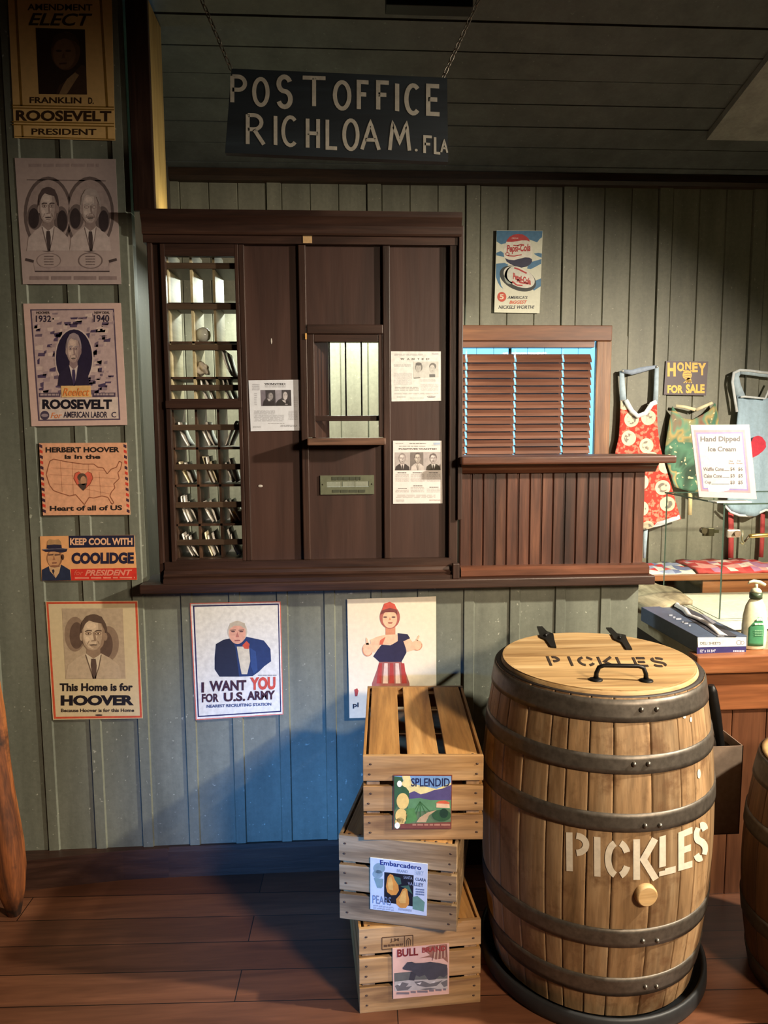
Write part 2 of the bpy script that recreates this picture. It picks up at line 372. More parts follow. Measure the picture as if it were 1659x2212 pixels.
# ------------------------------------------------------------------ printed sheets (posters, notices, labels)
class Print:
    def __init__(s, P, n, crop):
        s.P, s.n, s.c = Vector(P), Vector(n).normalized(), crop; s.pic, s.let = MB(), MB(); s.lay = 0
    def w(s, x, y, k=0):
        px, py = s.c[0]+x/s.c[2], s.c[1]+y/s.c[2]
        return at_plane(px, py, s.P+s.n*(.0012+.00014*k), s.n)
    def poly(s, pts, c, k=0, mb=None, rough=.5):
        v = [s.w(x, y, k) for x, y in pts]
        (mb or s.pic).add(v, [list(range(len(v)))], plain(c, rough))
    def rect(s, x0, y0, x1, y1, c, k=0, sl=0): s.poly([(x0, y0), (x1, y0+sl*(x1-x0)), (x1, y1+sl*(x1-x0)), (x0, y1)], c, k)
    def ell(s, cx, cy, rx, ry, c, k=0, a0=0, a1=360, n=28): s.poly(arc(cx, cy, rx, ry, a0, a1, n)[:(-1 if a1-a0 >= 360 else None)], c, k)
    def ring(s, cx, cy, rx, ry, t, c, k=0, a0=0, a1=360, n=36):
        o = arc(cx, cy, rx, ry, a0, a1, n); i = arc(cx, cy, rx-t, ry-t, a0, a1, n)
        for j in range(n): s.poly([o[j], o[j+1], i[j+1], i[j]], c, k)
    def line(s, pts, t, c, k=0):
        for (x0, y0), (x1, y1) in zip(pts, pts[1:]):
            d = Vector((x1-x0, y1-y0));
            if d.length < 1e-6: continue
            d.normalize(); q = Vector((-d.y, d.x))*t/2
            s.poly([(x0+q.x, y0+q.y), (x1+q.x, y1+q.y), (x1-q.x, y1-q.y), (x0-q.x, y0-q.y)], c, k)
    def frame(s, q, t, c, k=0):
        """outline just inside the four corners q"""
        cx = sum(p[0] for p in q)/4; cy = sum(p[1] for p in q)/4
        i = [(x+(t if x < cx else -t), y+(t if y < cy else -t)) for x, y in q]
        for j in range(4): s.poly([q[j], q[(j+1) % 4], i[(j+1) % 4], i[j]], c, k)
    def text(s, t, x0, y0, x1, y1, c, k=3, bold=.0, sl=0.0, shear=0.0, curve=0.0):
        vs, fs = text_shape(t, bold, shear)
        v = [s.w(x0+u*(x1-x0), y1+(y0-y1)*q+sl*u*(x1-x0)+curve*(2*u-1)**2, k) for u, q in vs]
        s.let.add(v, fs, plain(c, .5))
    def fine(s, x0, y0, x1, y1, rows, c, k=2, seed=1, fill=.55, sl=0.0):
        """rows of print too small to read"""
        rg = random.Random(seed); h = (y1-y0)/rows
        for r in range(rows):
            x = x0+rg.random()*.04*(x1-x0); y = y0+r*h
            while x < x1*.999:
                w = (x1-x0)*rg.uniform(.08, .26); e = min(x1, x+w); s.rect(x, y+sl*(x-x0), e, y+h*fill+sl*(x-x0), c, k); x = e+(x1-x0)*.03
    def bust(s, x0, y0, x1, y1, skin, shade, hair, coat, shirt, tie, k=2, bald=False, mous=False, hat=None, turn=0.0, coat_lines=None):
        W_, H_ = x1-x0, y1-y0
        def X(u): return x0+u*W_
        def Y(v): return y0+v*H_
        c = .5+turn*.06
        s.poly([(X(.0), Y(1)), (X(.04), Y(.80)), (X(.2), Y(.69)), (X(.36), Y(.62)), (X(.64), Y(.62)), (X(.8), Y(.69)), (X(.96), Y(.80)), (X(1), Y(1))], coat, k)
        s.poly([(X(.38), Y(.52)), (X(.62), Y(.52)), (X(.63), Y(.68)), (X(.5), Y(.72)), (X(.37), Y(.68))], shade, k+1)
        s.poly([(X(.36), Y(.62)), (X(.43), Y(.66)), (X(.5), Y(.70)), (X(.58), Y(.66)), (X(.64), Y(.62)), (X(.60), Y(.82)), (X(.52), Y(1)), (X(.5), Y(1))], shirt, k+2)
        s.poly([(X(.46), Y(.70)), (X(.54), Y(.70)), (X(.56), Y(.80)), (X(.55), Y(1)), (X(.49), Y(1)), (X(.45), Y(.80))], tie, k+3)
        s.line([(X(.36), Y(.64)), (X(.43), Y(.82)), (X(.5), Y(1))], W_*.018, coat_lines or shade, k+3)
        s.line([(X(.64), Y(.64)), (X(.60), Y(.82)), (X(.53), Y(1))], W_*.018, coat_lines or shade, k+3)
        mid = tuple((p_+q_)//2 for p_, q_ in zip(skin, shade)); hi = tuple(min(255, int(p_*1.08)) for p_ in skin)
        s.ell(X(c), Y(.30), W_*.25, H_*.27, hair, k+1)
        s.ell(X(c-.215), Y(.37), W_*.035, H_*.06, mid, k+2); s.ell(X(c+.215), Y(.37), W_*.035, H_*.06, shade, k+2)
        s.poly([(X(c-.205), Y(.24)), (X(c-.16), Y(.13)), (X(c), Y(.10)), (X(c+.16), Y(.13)), (X(c+.205), Y(.24)), (X(c+.205), Y(.40)), (X(c+.175), Y(.50)), (X(c+.10), Y(.575)), (X(c), Y(.60)), (X(c-.10), Y(.575)), (X(c-.175), Y(.50)), (X(c-.205), Y(.40))], shade, k+3)
        s.poly([(X(c-.195), Y(.24)), (X(c-.15), Y(.14)), (X(c), Y(.11)), (X(c+.12), Y(.14)), (X(c+.16), Y(.24)), (X(c+.15), Y(.40)), (X(c+.12), Y(.50)), (X(c+.06), Y(.56)), (X(c-.01), Y(.575)), (X(c-.10), Y(.555)), (X(c-.165), Y(.49)), (X(c-.195), Y(.40))], mid, k+4)
        s.poly([(X(c-.175), Y(.24)), (X(c-.13), Y(.15)), (X(c), Y(.12)), (X(c+.08), Y(.16)), (X(c+.09), Y(.30)), (X(c+.06), Y(.40)), (X(c+.04), Y(.52)), (X(c-.02), Y(.55)), (X(c-.09), Y(.53)), (X(c-.15), Y(.46)), (X(c-.175), Y(.38))], skin, k+5)
        s.ell(X(c-.04), Y(.21), W_*.085, H_*.045, hi, k+6); s.ell(X(c-.11), Y(.41), W_*.04, H_*.035, hi, k+6)
        if not bald: s.poly([(X(c-.225), Y(.30)), (X(c-.215), Y(.16)), (X(c-.12), Y(.055)), (X(c+.02), Y(.03)), (X(c+.15), Y(.07)), (X(c+.22), Y(.17)), (X(c+.225), Y(.31)), (X(c+.19), Y(.24)), (X(c+.15), Y(.17)), (X(c+.03), Y(.155)), (X(c-.08), Y(.125)), (X(c-.15), Y(.18)), (X(c-.19), Y(.25))], hair, k+7)
        for e in (-.09, .085):
            s.poly([(X(c+e-.065), Y(.285)), (X(c+e-.02), Y(.268)), (X(c+e+.06), Y(.272)), (X(c+e+.065), Y(.29)), (X(c+e), Y(.285)), (X(c+e-.06), Y(.302))], hair, k+7)
            s.ell(X(c+e), Y(.322), W_*.058, H_*.026, shade, k+7); s.ell(X(c+e), Y(.323), W_*.036, H_*.013, hi, k+8); s.ell(X(c+e), Y(.322), W_*.017, H_*.014, hair if sum(hair) < 330 else coat, k+9)
        s.poly([(X(c-.012), Y(.30)), (X(c+.028), Y(.30)), (X(c+.055), Y(.415)), (X(c+.05), Y(.438)), (X(c-.045), Y(.44)), (X(c-.035), Y(.425)), (X(c+.012), Y(.42))], shade, k+7)
        s.line([(X(c-.075), Y(.43)), (X(c-.11), Y(.485))], W_*.012, shade, k+7); s.line([(X(c+.08), Y(.43)), (X(c+.11), Y(.485))], W_*.012, shade, k+7)
        if mous: s.poly([(X(c-.12), Y(.492)), (X(c-.04), Y(.45)), (X(c+.04), Y(.45)), (X(c+.12), Y(.492)), (X(c), Y(.478))], hair if sum(hair) < 400 else shade, k+8)
        dk = hair if sum(hair) < 330 else tuple(v//2 for v in shade)
        s.poly([(X(c-.08), Y(.490)), (X(c), Y(.482)), (X(c+.075), Y(.488)), (X(c+.05), Y(.503)), (X(c-.05), Y(.505))], dk, k+8)
        s.ell(X(c), Y(.522), W_*.05, H_*.010, shade, k+8)
    def done(s, parent, pic='picture', let='lettering'):
        if s.pic.v: obj(pic, s.pic, parent, flip=False)
        if s.let.v: obj(let, s.let, parent, flip=False)
def sheet_quad(q, P, n, th, mat, crop, mb=None):
    """a rectangle fitted to four measured corners, with real thickness behind its face"""
    n = Vector(n).normalized(); c = [at_plane(crop[0]+x/crop[2], crop[1]+y/crop[2], Vector(P), n) for x, y in q]
    mb = mb or MB(); vs = [p+n*.001 for p in c]+[p-n*th for p in c]
    return mb.add(vs, [(0, 1, 2, 3), (7, 6, 5, 4), (0, 4, 5, 1), (1, 5, 6, 2), (2, 6, 7, 3), (3, 7, 4, 0)], mat)
def poster(name, label, q, P, crop, c, th=.0006, cat='poster', group=None, n=(0, -1, 0), rough=.5):
    o = obj(name, sheet_quad(q, P, n, th, plain(c, rough, 0, .05), crop)); tag(o, label, cat, group)
    return o, Print(P, n, crop)

# ================================================================== THE SETTING
ZC = lambda y: 2.80 + .25*(1.0-y)          # ceiling rises towards the shop
struct('floor', MB().add([(-3.2, -5, 0), (3.4, -5, 0), (3.4, 1.2, 0), (-3.2, 1.2, 0)], [(0, 1, 2, 3)], floor_mat()))
CEILM = wall_mat('dark_ceiling_boards', (84, 88, 87), (116, 120, 118), .6)
mb = MB(); y = 1.06; rg = random.Random(3)
while y > -5:
    y2 = y-.135; j = rg.uniform(-.002, .002)
    mb.prism([(y-.003, ZC(y-.003)+j), (y2+.003, ZC(y2+.003)+j), (y2+.003, ZC(y2)+.03), (y-.003, ZC(y)+.03)], -3.2, 3.4, 'x', CEILM)
    y = y2
mb.add([(-3.2, -5, ZC(-5)+.032), (3.4, -5, ZC(-5)+.032), (3.4, 1.2, ZC(1.2)+.032), (-3.2, 1.2, ZC(1.2)+.032)], [(0, 1, 2, 3)], plain((18, 18, 16)))
struct('ceiling', mb)
CEILL = wall_mat('pale_ceiling_panel', (150, 150, 146), (160, 160, 156), .6)
e = [(1.60, .67), (1.60, -1.4), (3.3, -1.4), (3.3, .67)]
struct('trim_8', MB().add([(x, yy, ZC(yy)-.03) for x, yy in e]+[(x, yy, ZC(yy)-.001) for x, yy in e], [(0, 1, 2, 3), (4, 7, 6, 5), (0, 4, 5, 1), (1, 5, 6, 2), (2, 6, 7, 3), (3, 7, 4, 0)], CEILL))

def ribbed(mb, x0, x1, z0, z1, anchor, pitch, rib, h, mat, Y=0.0, th=.02):
    """sheet of wall boards with raised battens, facing -y"""
    xs = [(x0, 0)]; k = math.ceil((x0-anchor-rib)/pitch)
    while anchor+k*pitch < x1:
        a = anchor+k*pitch; pts = [(a-.004, 0), (a, h), (a+rib, h), (a+rib+.004, 0)]
        xs += [(x, d) for x, d in pts if x0 < x < x1]; k += 1
    xs.append((x1, 0))
    poly = [(x, Y-d) for x, d in xs]+[(x1, Y+th), (x0, Y+th)]
    return mb.prism(poly, z0, z1, 'z', mat)
RA = -.395
struct('wall_left', ribbed(MB(), -3.0, -.68, 0, ZC(0)+.02, RA, .1675, .034, .007, WALLM, 0, .04))
struct('wall_center', ribbed(MB(), -.68, 1.085, 0, 1.062, RA, .1675, .034, .007, WALLM, 0, .10))
# back wall: boards with grooves, and a hole for the window
WX0, WX1, WZ0, WZ1 = .42, 1.302, 1.41, 2.06
mb = MB(); x = -.79; k = 0
while x < 3.35:
    x2 = x+(.132 if k % 4 else .07); d = 0 if k % 4 else .008
    for a, b in ([(0, 2.84)] if x2 < WX0 or x > WX1 else [(0, WZ0), (WZ1, 2.84)]):
        mb.prism([(x, 1.006), (x+.004, 1.0-d), (x2-.004, 1.0-d), (x2, 1.006), (x2, 1.04), (x, 1.04)], a, b, 'z', BACKM)
    for e0, e1 in ((x, WX0), (WX1, x2)):
        if e0 < e1 and x < (WX0 if e1 == WX0 else WX1) < x2: mb.box((e0+.003, 1.0-d, WZ0), (e1, 1.04, WZ1), BACKM)
    x = x2; k += 1
struct('wall_back', mb)
SIDE = wall_mat('side_boards', (70, 66, 58), (110, 106, 96))
struct('wall_nook', MB().box((-.80, .20, 0), (-.76, 1.02, 3.05), SIDE))
struct('wall_right', MB().box((3.3, -5, 0), (3.36, 1.04, 4.4), SIDE))
struct('wall_outer', MB().box((-3.1, -5, 0), (-3.02, .02, 4.4), SIDE))
struct('wall_front', MB().box((-3.1, -5.06, 0), (3.36, -5, 4.4), SIDE))
# boards at the foot of the walls
mb = MB().prism([(0, 0), (-.022, 0), (-.022, .098), (-.012, .112), (0, .112)], -.64, 1.085, 'x', DARKX)
struct('baseboard_center', mb)
a = [(-.64, -.022), (-.80, -.026), (-1.2, -.075), (-2.0, -.18)]
mb = MB()
for (xa, ya), (xb, yb) in zip(a, a[1:]):
    mb.add([(xa, ya, 0), (xb, yb, 0), (xb, yb, .112), (xa, ya, .112), (xa, -.001, 0), (xb, -.001, 0), (xb, -.001, .112), (xa, -.001, .112)],
           [(0, 1, 2, 3), (4, 7, 6, 5), (3, 2, 6, 7), (0, 4, 5, 1), (0, 3, 7, 4), (1, 5, 6, 2)], DARKX)
struct('baseboard_left', mb)
# sill board that caps the low wall
struct('trim_1', MB().box((-.69, -.065, 1.062), (1.118, .13, 1.094), DARKX, .004))
# crown board between the back wall and the ceiling
struct('trim_2', MB().prism([(1.0, 2.752), (.972, 2.756), (.962, 2.772), (.962, ZC(.962)-.004), (1.0, ZC(1.0)-.004)], -.76, 3.3, 'x', wood('crown_board', (34, 22, 14), (52, 34, 20), (66, 44, 26), 'x', isl=.05)))
# corner of the left wall: dark casing in front, raw pine stud behind
struct('trim_3', MB().box((-.668, -.018, 2.340), (-.598, .0, ZC(0)-.006), DARKW, .003))
struct('trim_4', MB().box((-.63, .002, 2.340), (-.598, .17, ZC(.17)-.006), YPINE))
# dark fixture bar on the ceiling
tag(obj('ceiling_beam', MB().box((.17, -.03, ZC(.04)-.05), (.455, .03, ZC(.04)+.01), BLACKM, .004)), 'short black bar under the dark ceiling above the hanging sign', 'beam')

# window in the back wall, behind the pony wall
wf = MB()
wf.box((.40, .965, 2.035), (1.318, 1.0, 2.108), TRIMX, .004)
wf.box((1.245, .968, 1.40), (1.318, 1.0, 2.034), TRIMZ, .004)
wf.box((.39, .968, 1.40), (.465, 1.0, 2.034), TRIMZ, .004)
wf.box((.40, .90, 1.395), (1.32, 1.0, 1.42), TRIMX, .004)
for xx in (.408, 1.302): wf.box((xx, 1.0, 1.41), (xx+.012, 1.10, 2.06), plain((30, 44, 60)))
win = struct('window_1', wf)
obj('pane', MB().box((.421, 1.085, 1.411), (1.301, 1.089, 2.059), GLASS), win)
mu = MB(); mu.box((.84, 1.080, 1.411), (.855, 1.0845, 2.059), plain((60, 66, 70)))
obj('muntin', mu, win)
# wooden blind
bl = thing('window_blind', 'closed brown wooden slat blind in the window behind the half wall', 'blind', (.86, .985, 2.03))
SLAT = wood('blind_slat', (86, 50, 34), (118, 74, 54), (138, 92, 70), 'x', 6, .45, .1, grain=.2)
obj('headrail', MB().box((.47, .972, 2.004), (1.236, 1.02, 2.034), SLAT, .003), bl)
cords = [at_y(p, 870, .98).x for p in (1007, 1112, 1215)]
zt, zb_, ns = 1.973, 1.425, 15
for i in range(ns):
    z = zt-(i+.5)*(zt-zb_)/ns; h = .021; s = MB(); xs = [.468]
    for c in cords: xs += [c-.0048, c+.0048]
    xs.append(1.224)
    for a, b in zip(xs[::2], xs[1::2]):
        s.prism([(.972, z-h), (.978, z-h*.3), (.990, z+h*.5), (1.0, z+h), (1.003, z+h), (.993, z+h*.45), (.981, z-h*.35), (.975, z-h)], a, b, 'x', SLAT)
    for c in cords: s.box((c-.005, 1.0006, z+h-.006), (c+.005, 1.0026, z+h-.0005), SLAT)
    obj('slat', s, bl)
for c in cords:
    s = MB()
    s.tube([(c-.0022, .985, 1.415), (c-.0022, .985, 2.0)], .0009, plain((226, 226, 220)), 5); s.tube([(c+.0022, .985, 1.415), (c+.0022, .985, 2.0)], .0009, plain((226, 226, 220)), 5)
    obj('cord', s, bl)
s = MB()
for k in range(9): s.tube([(.50+k*.083, 1.0, 1.96), (.50+k*.083, 1.0, 2.006)], .0011, plain((40, 56, 66)), 5)
obj('ladder_string', s, bl)

# ================================================================== POST OFFICE SCREEN
so = thing('post_office_screen', 'tall dark brown panelled post office counter screen standing on the sill', 'counter screen', (-.11, 0, 1.094))
X = [-.631, -.614, -.589, -.573, -.344, -.331, -.311, -.131, -.106, .154, .179, .360, .383, .414]
s = MB()
s.prism([(.06, 2.238), (-.022, 2.238), (-.022, 2.262), (-.032, 2.264), (-.036, 2.270), (-.036, 2.294), (-.040, 2.302), (-.047, 2.314), (-.052, 2.320), (-.052, 2.338), (.06, 2.338)], -.640, .420, 'x', DARKX)
obj('cornice', s, so)
for a, b, nm in ((X[0], X[1], 'post'), (X[12], X[13], 'post')): obj(nm, MB().box((a, -.016, 1.094), (b, .05, 2.262), DARKW, .003), so)
obj('side_strip', MB().box((.412, -.03, 1.30), (.428, .05, 2.30), DARKW, .002), so)
obj('base_molding', MB().prism([(.06, 1.094), (-.05, 1.094), (-.05, 1.107), (-.040, 1.110), (-.044, 1.118), (-.036, 1.124), (-.034, 1.135), (-.022, 1.139), (-.022, 1.163), (.06, 1.163)], -.612, .392, 'x', DARKX), so)
obj('corner_block', MB().box((.392, -.056, 1.094), (.416, -.03, 1.148), DARKW, .003), so)
for a, b in ((X[5], X[6]), (X[7], X[8]), (X[9], X[10])): obj('mullion', MB().box((a, -.012, 1.163), (b, .03, 2.238), DARKW, .003), so)
obj('stile', MB().box((X[11]-.004, .006, 1.163), (X[12], .03, 2.238), DARKW), so)
obj('stile', MB().box((X[1], .004, 1.163), (X[2], .03, 2.238), DARKW), so)
PANEL = wood('dark_brown_panel', (44, 27, 22), (62, 40, 33), (74, 50, 42), 'z', 3, .5, .1, grain=.12)
obj('panel', MB().box((X[6], .004, 1.163), (X[7], .02, 2.238), PANEL), so)
obj('panel', MB().box((X[10], .004, 1.163), (X[11], .02, 2.238), PANEL), so)
obj('panel', MB().box((X[8], .004, 1.975), (X[9], .02, 2.238), PANEL), so)
# lower centre panel with the mail slot cut through
sx0, sx1, sz0, sz1 = at_y(706, 1047, 0).x, at_y(797, 1047, 0).x, 1.418, 1.437
lp = MB()
lp.box((X[8], .004, 1.163), (X[9], .02, sz0), PANEL); lp.box((X[8], .004, sz1), (X[9], .02, 1.566), PANEL)
lp.box((X[8], .004, sz0), (sx0, .02, sz1), PANEL); lp.box((sx1, .004, sz0), (X[9], .02, sz1), PANEL)
obj('panel', lp, so)
PLATE = plain((98, 102, 82), .45, .1)
px0, px1 = at_y(692, 1047, 0).x, at_y(808, 1047, 0).x
mp = MB(); mp.box((px0, -.002, 1.392), (px1, .003, sz0), PLATE); mp.box((px0, -.002, sz1), (px1, .003, 1.459), PLATE)
mp.box((px0, -.002, sz0), (sx0, .003, sz1), PLATE); mp.box((sx1, -.002, sz0), (px1, .003, sz1), PLATE)
for t in (1/3, 2/3): mp.box((sx0+(sx1-sx0)*t-.0012, -.001, sz0), (sx0+(sx1-sx0)*t+.0012, .003, sz1), PLATE)
for xx in (px0+.008, px1-.008): mp.ball((xx, -.002, 1.4275), (.003, .0015, .003), plain((60, 60, 48), .4, .6), 8)
slot = obj('mail_slot_plate', mp, so)
PR = Print((0, -.0022, 0), (0, -1, 0), (620, 900, 4.147))
PR.fine(400, 538, 660, 572, 1, (62, 66, 52), 0, 3, .9); PR.fine(400, 655, 700, 682, 1, (62, 66, 52), 0, 5, .9)
PR.done(slot, 'embossed_print')
# two pigeonhole sashes
for z0, z1 in ((1.163, 1.696), (1.718, 2.238)):
    s = MB(); s.box((X[2], -.012, z0), (X[3], .012, z1), DARKW, .002); s.box((X[4], -.012, z0), (X[5], .012, z1), DARKW, .002)
    s.box((X[3], -.012, z1-.040 if z1 > 2 else z1-.006), (X[4], .012, z1), DARKX); s.box((X[3], -.012, z0), (X[4], .012, z0+.008), DARKX)
    obj('sash', s, so)
obj('meeting_rail', MB().box((X[2], -.018, 1.694), (X[5], .02, 1.720), DARKX, .002), so)
obj('lock_mark', MB().box((-.112, -.0175, 1.925), (-.106, -.0115, 1.945), plain((196, 150, 84))), so)
obj('tape_scrap', MB().box((-.113, -.0245, 2.240), (-.083, -.0115, 2.262), plain((196, 162, 116))), so)
# teller wicket
wx0, wx1 = at_y(680, 840, 0).x, at_y(818, 840, 0).x
wk = MB()
wk.box((X[8], -.016, 1.944), (X[9], .012, 1.975), DARKX, .003)
wk.box((X[8], -.008, 1.592), (wx0, .03, 1.944), DARKW, .002); wk.box((wx1, -.008, 1.592), (X[9], .03, 1.944), DARKW, .002)
wk.box((wx0, -.006, 1.918), (wx1, .03, 1.944), DARKX, .002)
obj('wicket_frame', wk, so)
obj('wicket_leaf', MB().add([(wx0, .008, 1.572), (wx0+.047, .115, 1.572), (wx0+.047, .115, 1.94), (wx0, .008, 1.94), (wx0-.012, .014, 1.572), (wx0+.035, .12, 1.572), (wx0+.035, .12, 1.94), (wx0-.012, .014, 1.94)],
    [(0, 1, 2, 3), (4, 7, 6, 5), (0, 3, 7, 4), (1, 5, 6, 2), (2, 6, 7, 3), (0, 4, 5, 1)], DARKW), so)
obj('cross_bar', MB().box((wx0, .008, 1.648), (wx1, .022, 1.667), DARKX, .002), so)
for p in (712, 747, 781):
    xx = at_y(p, 820, .015).x; obj('bar', MB().tube([(xx, .015, 1.66), (xx, .015, 1.925)], .0028, BLACKM, 8), so)
obj('wicket_sill', MB().box((X[8]-.002, -.085, 1.566), (X[9]+.003, .03, 1.590), wood('worn_sill', (86, 60, 46), (112, 80, 62), (134, 98, 76), 'x', isl=.05), .004), so)
for p, (w_, h_) in (((586, 737), (.003, .011)), ((562, 1050), (.009, .005))):
    q = at_y(p[0], p[1], .003); obj('paint_chip', MB().ball((q.x, .0035, q.z), (w_, .001, h_), plain((176, 170, 162)), 8), so)

# pigeonhole rack behind the sashes
rk = thing('pigeonhole_rack', 'dark wooden letter pigeonholes behind the left sashes of the screen', 'letter rack', (-.46, .1, 1.163))
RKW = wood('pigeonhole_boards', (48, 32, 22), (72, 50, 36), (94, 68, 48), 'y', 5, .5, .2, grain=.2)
RKL = wood('lit_pigeonhole_boards', (150, 136, 100), (190, 176, 136), (214, 202, 166), 'y', 5, .55, .1, grain=.15)  # lit copy of the rack boards: light on upper dividers put into the colour
STRIP = wood('pigeonhole_front_strip', (52, 38, 28), (78, 60, 44), (96, 76, 56), 'x', 5, .5, .2, grain=.2)
dv = [X[3]-.004, -.4965, -.4205, X[4]+.004]
ZS = [1.166, 1.288, 1.427, 1.557, 1.708, 1.80, 1.92, 2.05, 2.170, 2.236]     # shelves
for i, z in enumerate(ZS[:-1]): obj('shelf', MB().box((dv[0], .03, z-.005), (dv[3], .225, z+.003), RKW), rk)
for i, xx in enumerate(dv):
    obj('divider', MB().box((xx-.004, .03, 1.163), (xx+.004, .225, 1.712), RKW), rk)
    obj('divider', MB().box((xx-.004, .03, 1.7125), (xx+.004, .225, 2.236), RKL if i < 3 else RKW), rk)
for z in (2.173, 2.038, 1.902, 1.765, 1.629, 1.492, 1.359, 1.226): obj('front_strip', MB().box((dv[0], .018, z-.010), (dv[3], .029, z+.010), STRIP, .002), rk)
# letters leaning in the pigeonholes
ENV = plain((244, 242, 236), .6); CRM = plain((240, 230, 196), .6)
def envelope(x0, x1, z0, h, dy, bul, mat):
    g = []
    for i in range(7):
        t = i/6; bx = math.sin(math.pi*t)*bul
        g.append([Vector((x0+(x1-x0)*t-bx, yy, z0+h*(1-t)-bx*.5)) for yy in (.036+dy, .11+dy*.5, .17)])
    mb = MB(); mb.sheet(g, .0042, mat, (.7, 0, .7)); return mb
rowname = {0: 'bottom', 1: 'second from bottom', 2: 'third from bottom', 3: 'fourth from bottom', 4: 'fifth from bottom', 5: 'sixth from bottom'}
colname = ['left', 'middle', 'right']
rg = random.Random(11)
for r, counts in enumerate([(3, 3, 2), (3, 2, 2), (2, 3, 2), (1, 2, 2), (0, 2, 2), (0, 0, 2)]):
    for c in range(3):
        xl, xr = dv[c]+.006, dv[c+1]-.006; n = counts[c]
        for k in range(n):
            h = min(ZS[r+1]-ZS[r]-.014, rg.uniform(.068, .092)); f = k/max(1, n)
            xa = xl+.004+f*.035+rg.uniform(0, .006); xb = min(xr-.004, xa+rg.uniform(.022, .036))
            if r == 3 and c == 2: xa, xb = xr-.004-k*.014, xl+.026-k*.014
            o = obj('envelope', envelope(xa, xb, ZS[r]+.007, h, rg.uniform(0, .012), rg.uniform(0, .006), CRM if rg.random() < .2 else ENV))
            many = n > 1
            tag(o, 'white envelope%s leaning in the %s pigeonhole of the %s row' % ('s' if 0 else '', colname[c], rowname[r]), 'envelope', 'envelopes in the %s pigeonhole of the %s row' % (colname[c], rowname[r]) if many else None)
q = at_y(437, 684, .08)
tag(obj('glass_globe', MB().ball((q.x, .085, 1.923+.0285), .0265, plain((226, 234, 228), .1), 24)), 'round shiny glass globe in a middle pigeonhole near the top of the screen', 'globe')
mb = MB(); bm = bmesh.new(); bmesh.ops.create_icosphere(bm, subdivisions=3, radius=1)
for v in bm.verts:
    d = 1+.22*math.sin(5*v.co.x+3*v.co.z)+.16*math.sin(9*v.co.y-4*v.co.x); v.co = Vector((v.co.x*.024*d, v.co.y*.035*d, v.co.z*.022*d+.031))
bm.verts.index_update(); q = at_y(437, 775, .09)
mb.add([v.co+Vector((q.x, .09, 1.8035)) for v in bm.verts], [[v.index for v in f.verts] for f in bm.faces], plain((240, 234, 220), .7), True); bm.free()
tag(obj('paper_bundle', mb), 'crumpled white paper bundle in the pigeonhole below the glass globe', 'bundle')
tag(obj('parcel', MB().box((dv[3]-.055, .07, 1.2915), (dv[3]-.008, .15, 1.330), plain((196, 154, 78)), .004)), 'small yellow parcel in the right pigeonhole low in the screen', 'parcel')
# small boxes on two shelves

# ================================================================== HALF WALL (beadboard) right of the screen
hw = thing('half_wall', 'red brown beadboard half wall with a ledge right of the post office screen', 'counter front', (.76, .03, 1.094))
s = MB(); bx = .424; k = 0
while bx < 1.09:
    w_ = min(.0842, 1.098-bx)
    s.prism([(bx+.0005, .03), (bx+.0005, .004), (bx+.004, 0), (bx+w_*.44, 0), (bx+w_*.47, .005), (bx+w_*.53, .005), (bx+w_*.56, 0), (bx+w_-.004, 0), (bx+w_-.0005, .004), (bx+w_-.0005, .03)], 1.13, 1.466, 'z', REDZ); bx += w_
obj('beadboard', s, hw)
obj('back_panel', MB().box((.424, .0305, 1.095), (1.096, .115, 1.49), DARKW), hw)
obj('base_rail', MB().prism([(0.0, 1.0945), (-.036, 1.0945), (-.040, 1.10), (-.040, 1.120), (-.030, 1.129), (-.014, 1.131), (0.0, 1.131)], .424, 1.106, 'x', REDX), hw)
obj('top_molding', MB().prism([(.0, 1.462), (-.012, 1.462), (-.022, 1.474), (-.026, 1.482), (-.038, 1.488), (-.04, 1.4945), (.0, 1.4945)], .424, 1.128, 'x', REDX), hw)
obj('ledge', MB().box((.418, -.075, 1.495), (1.176, .14, 1.522), REDX, .006), hw)

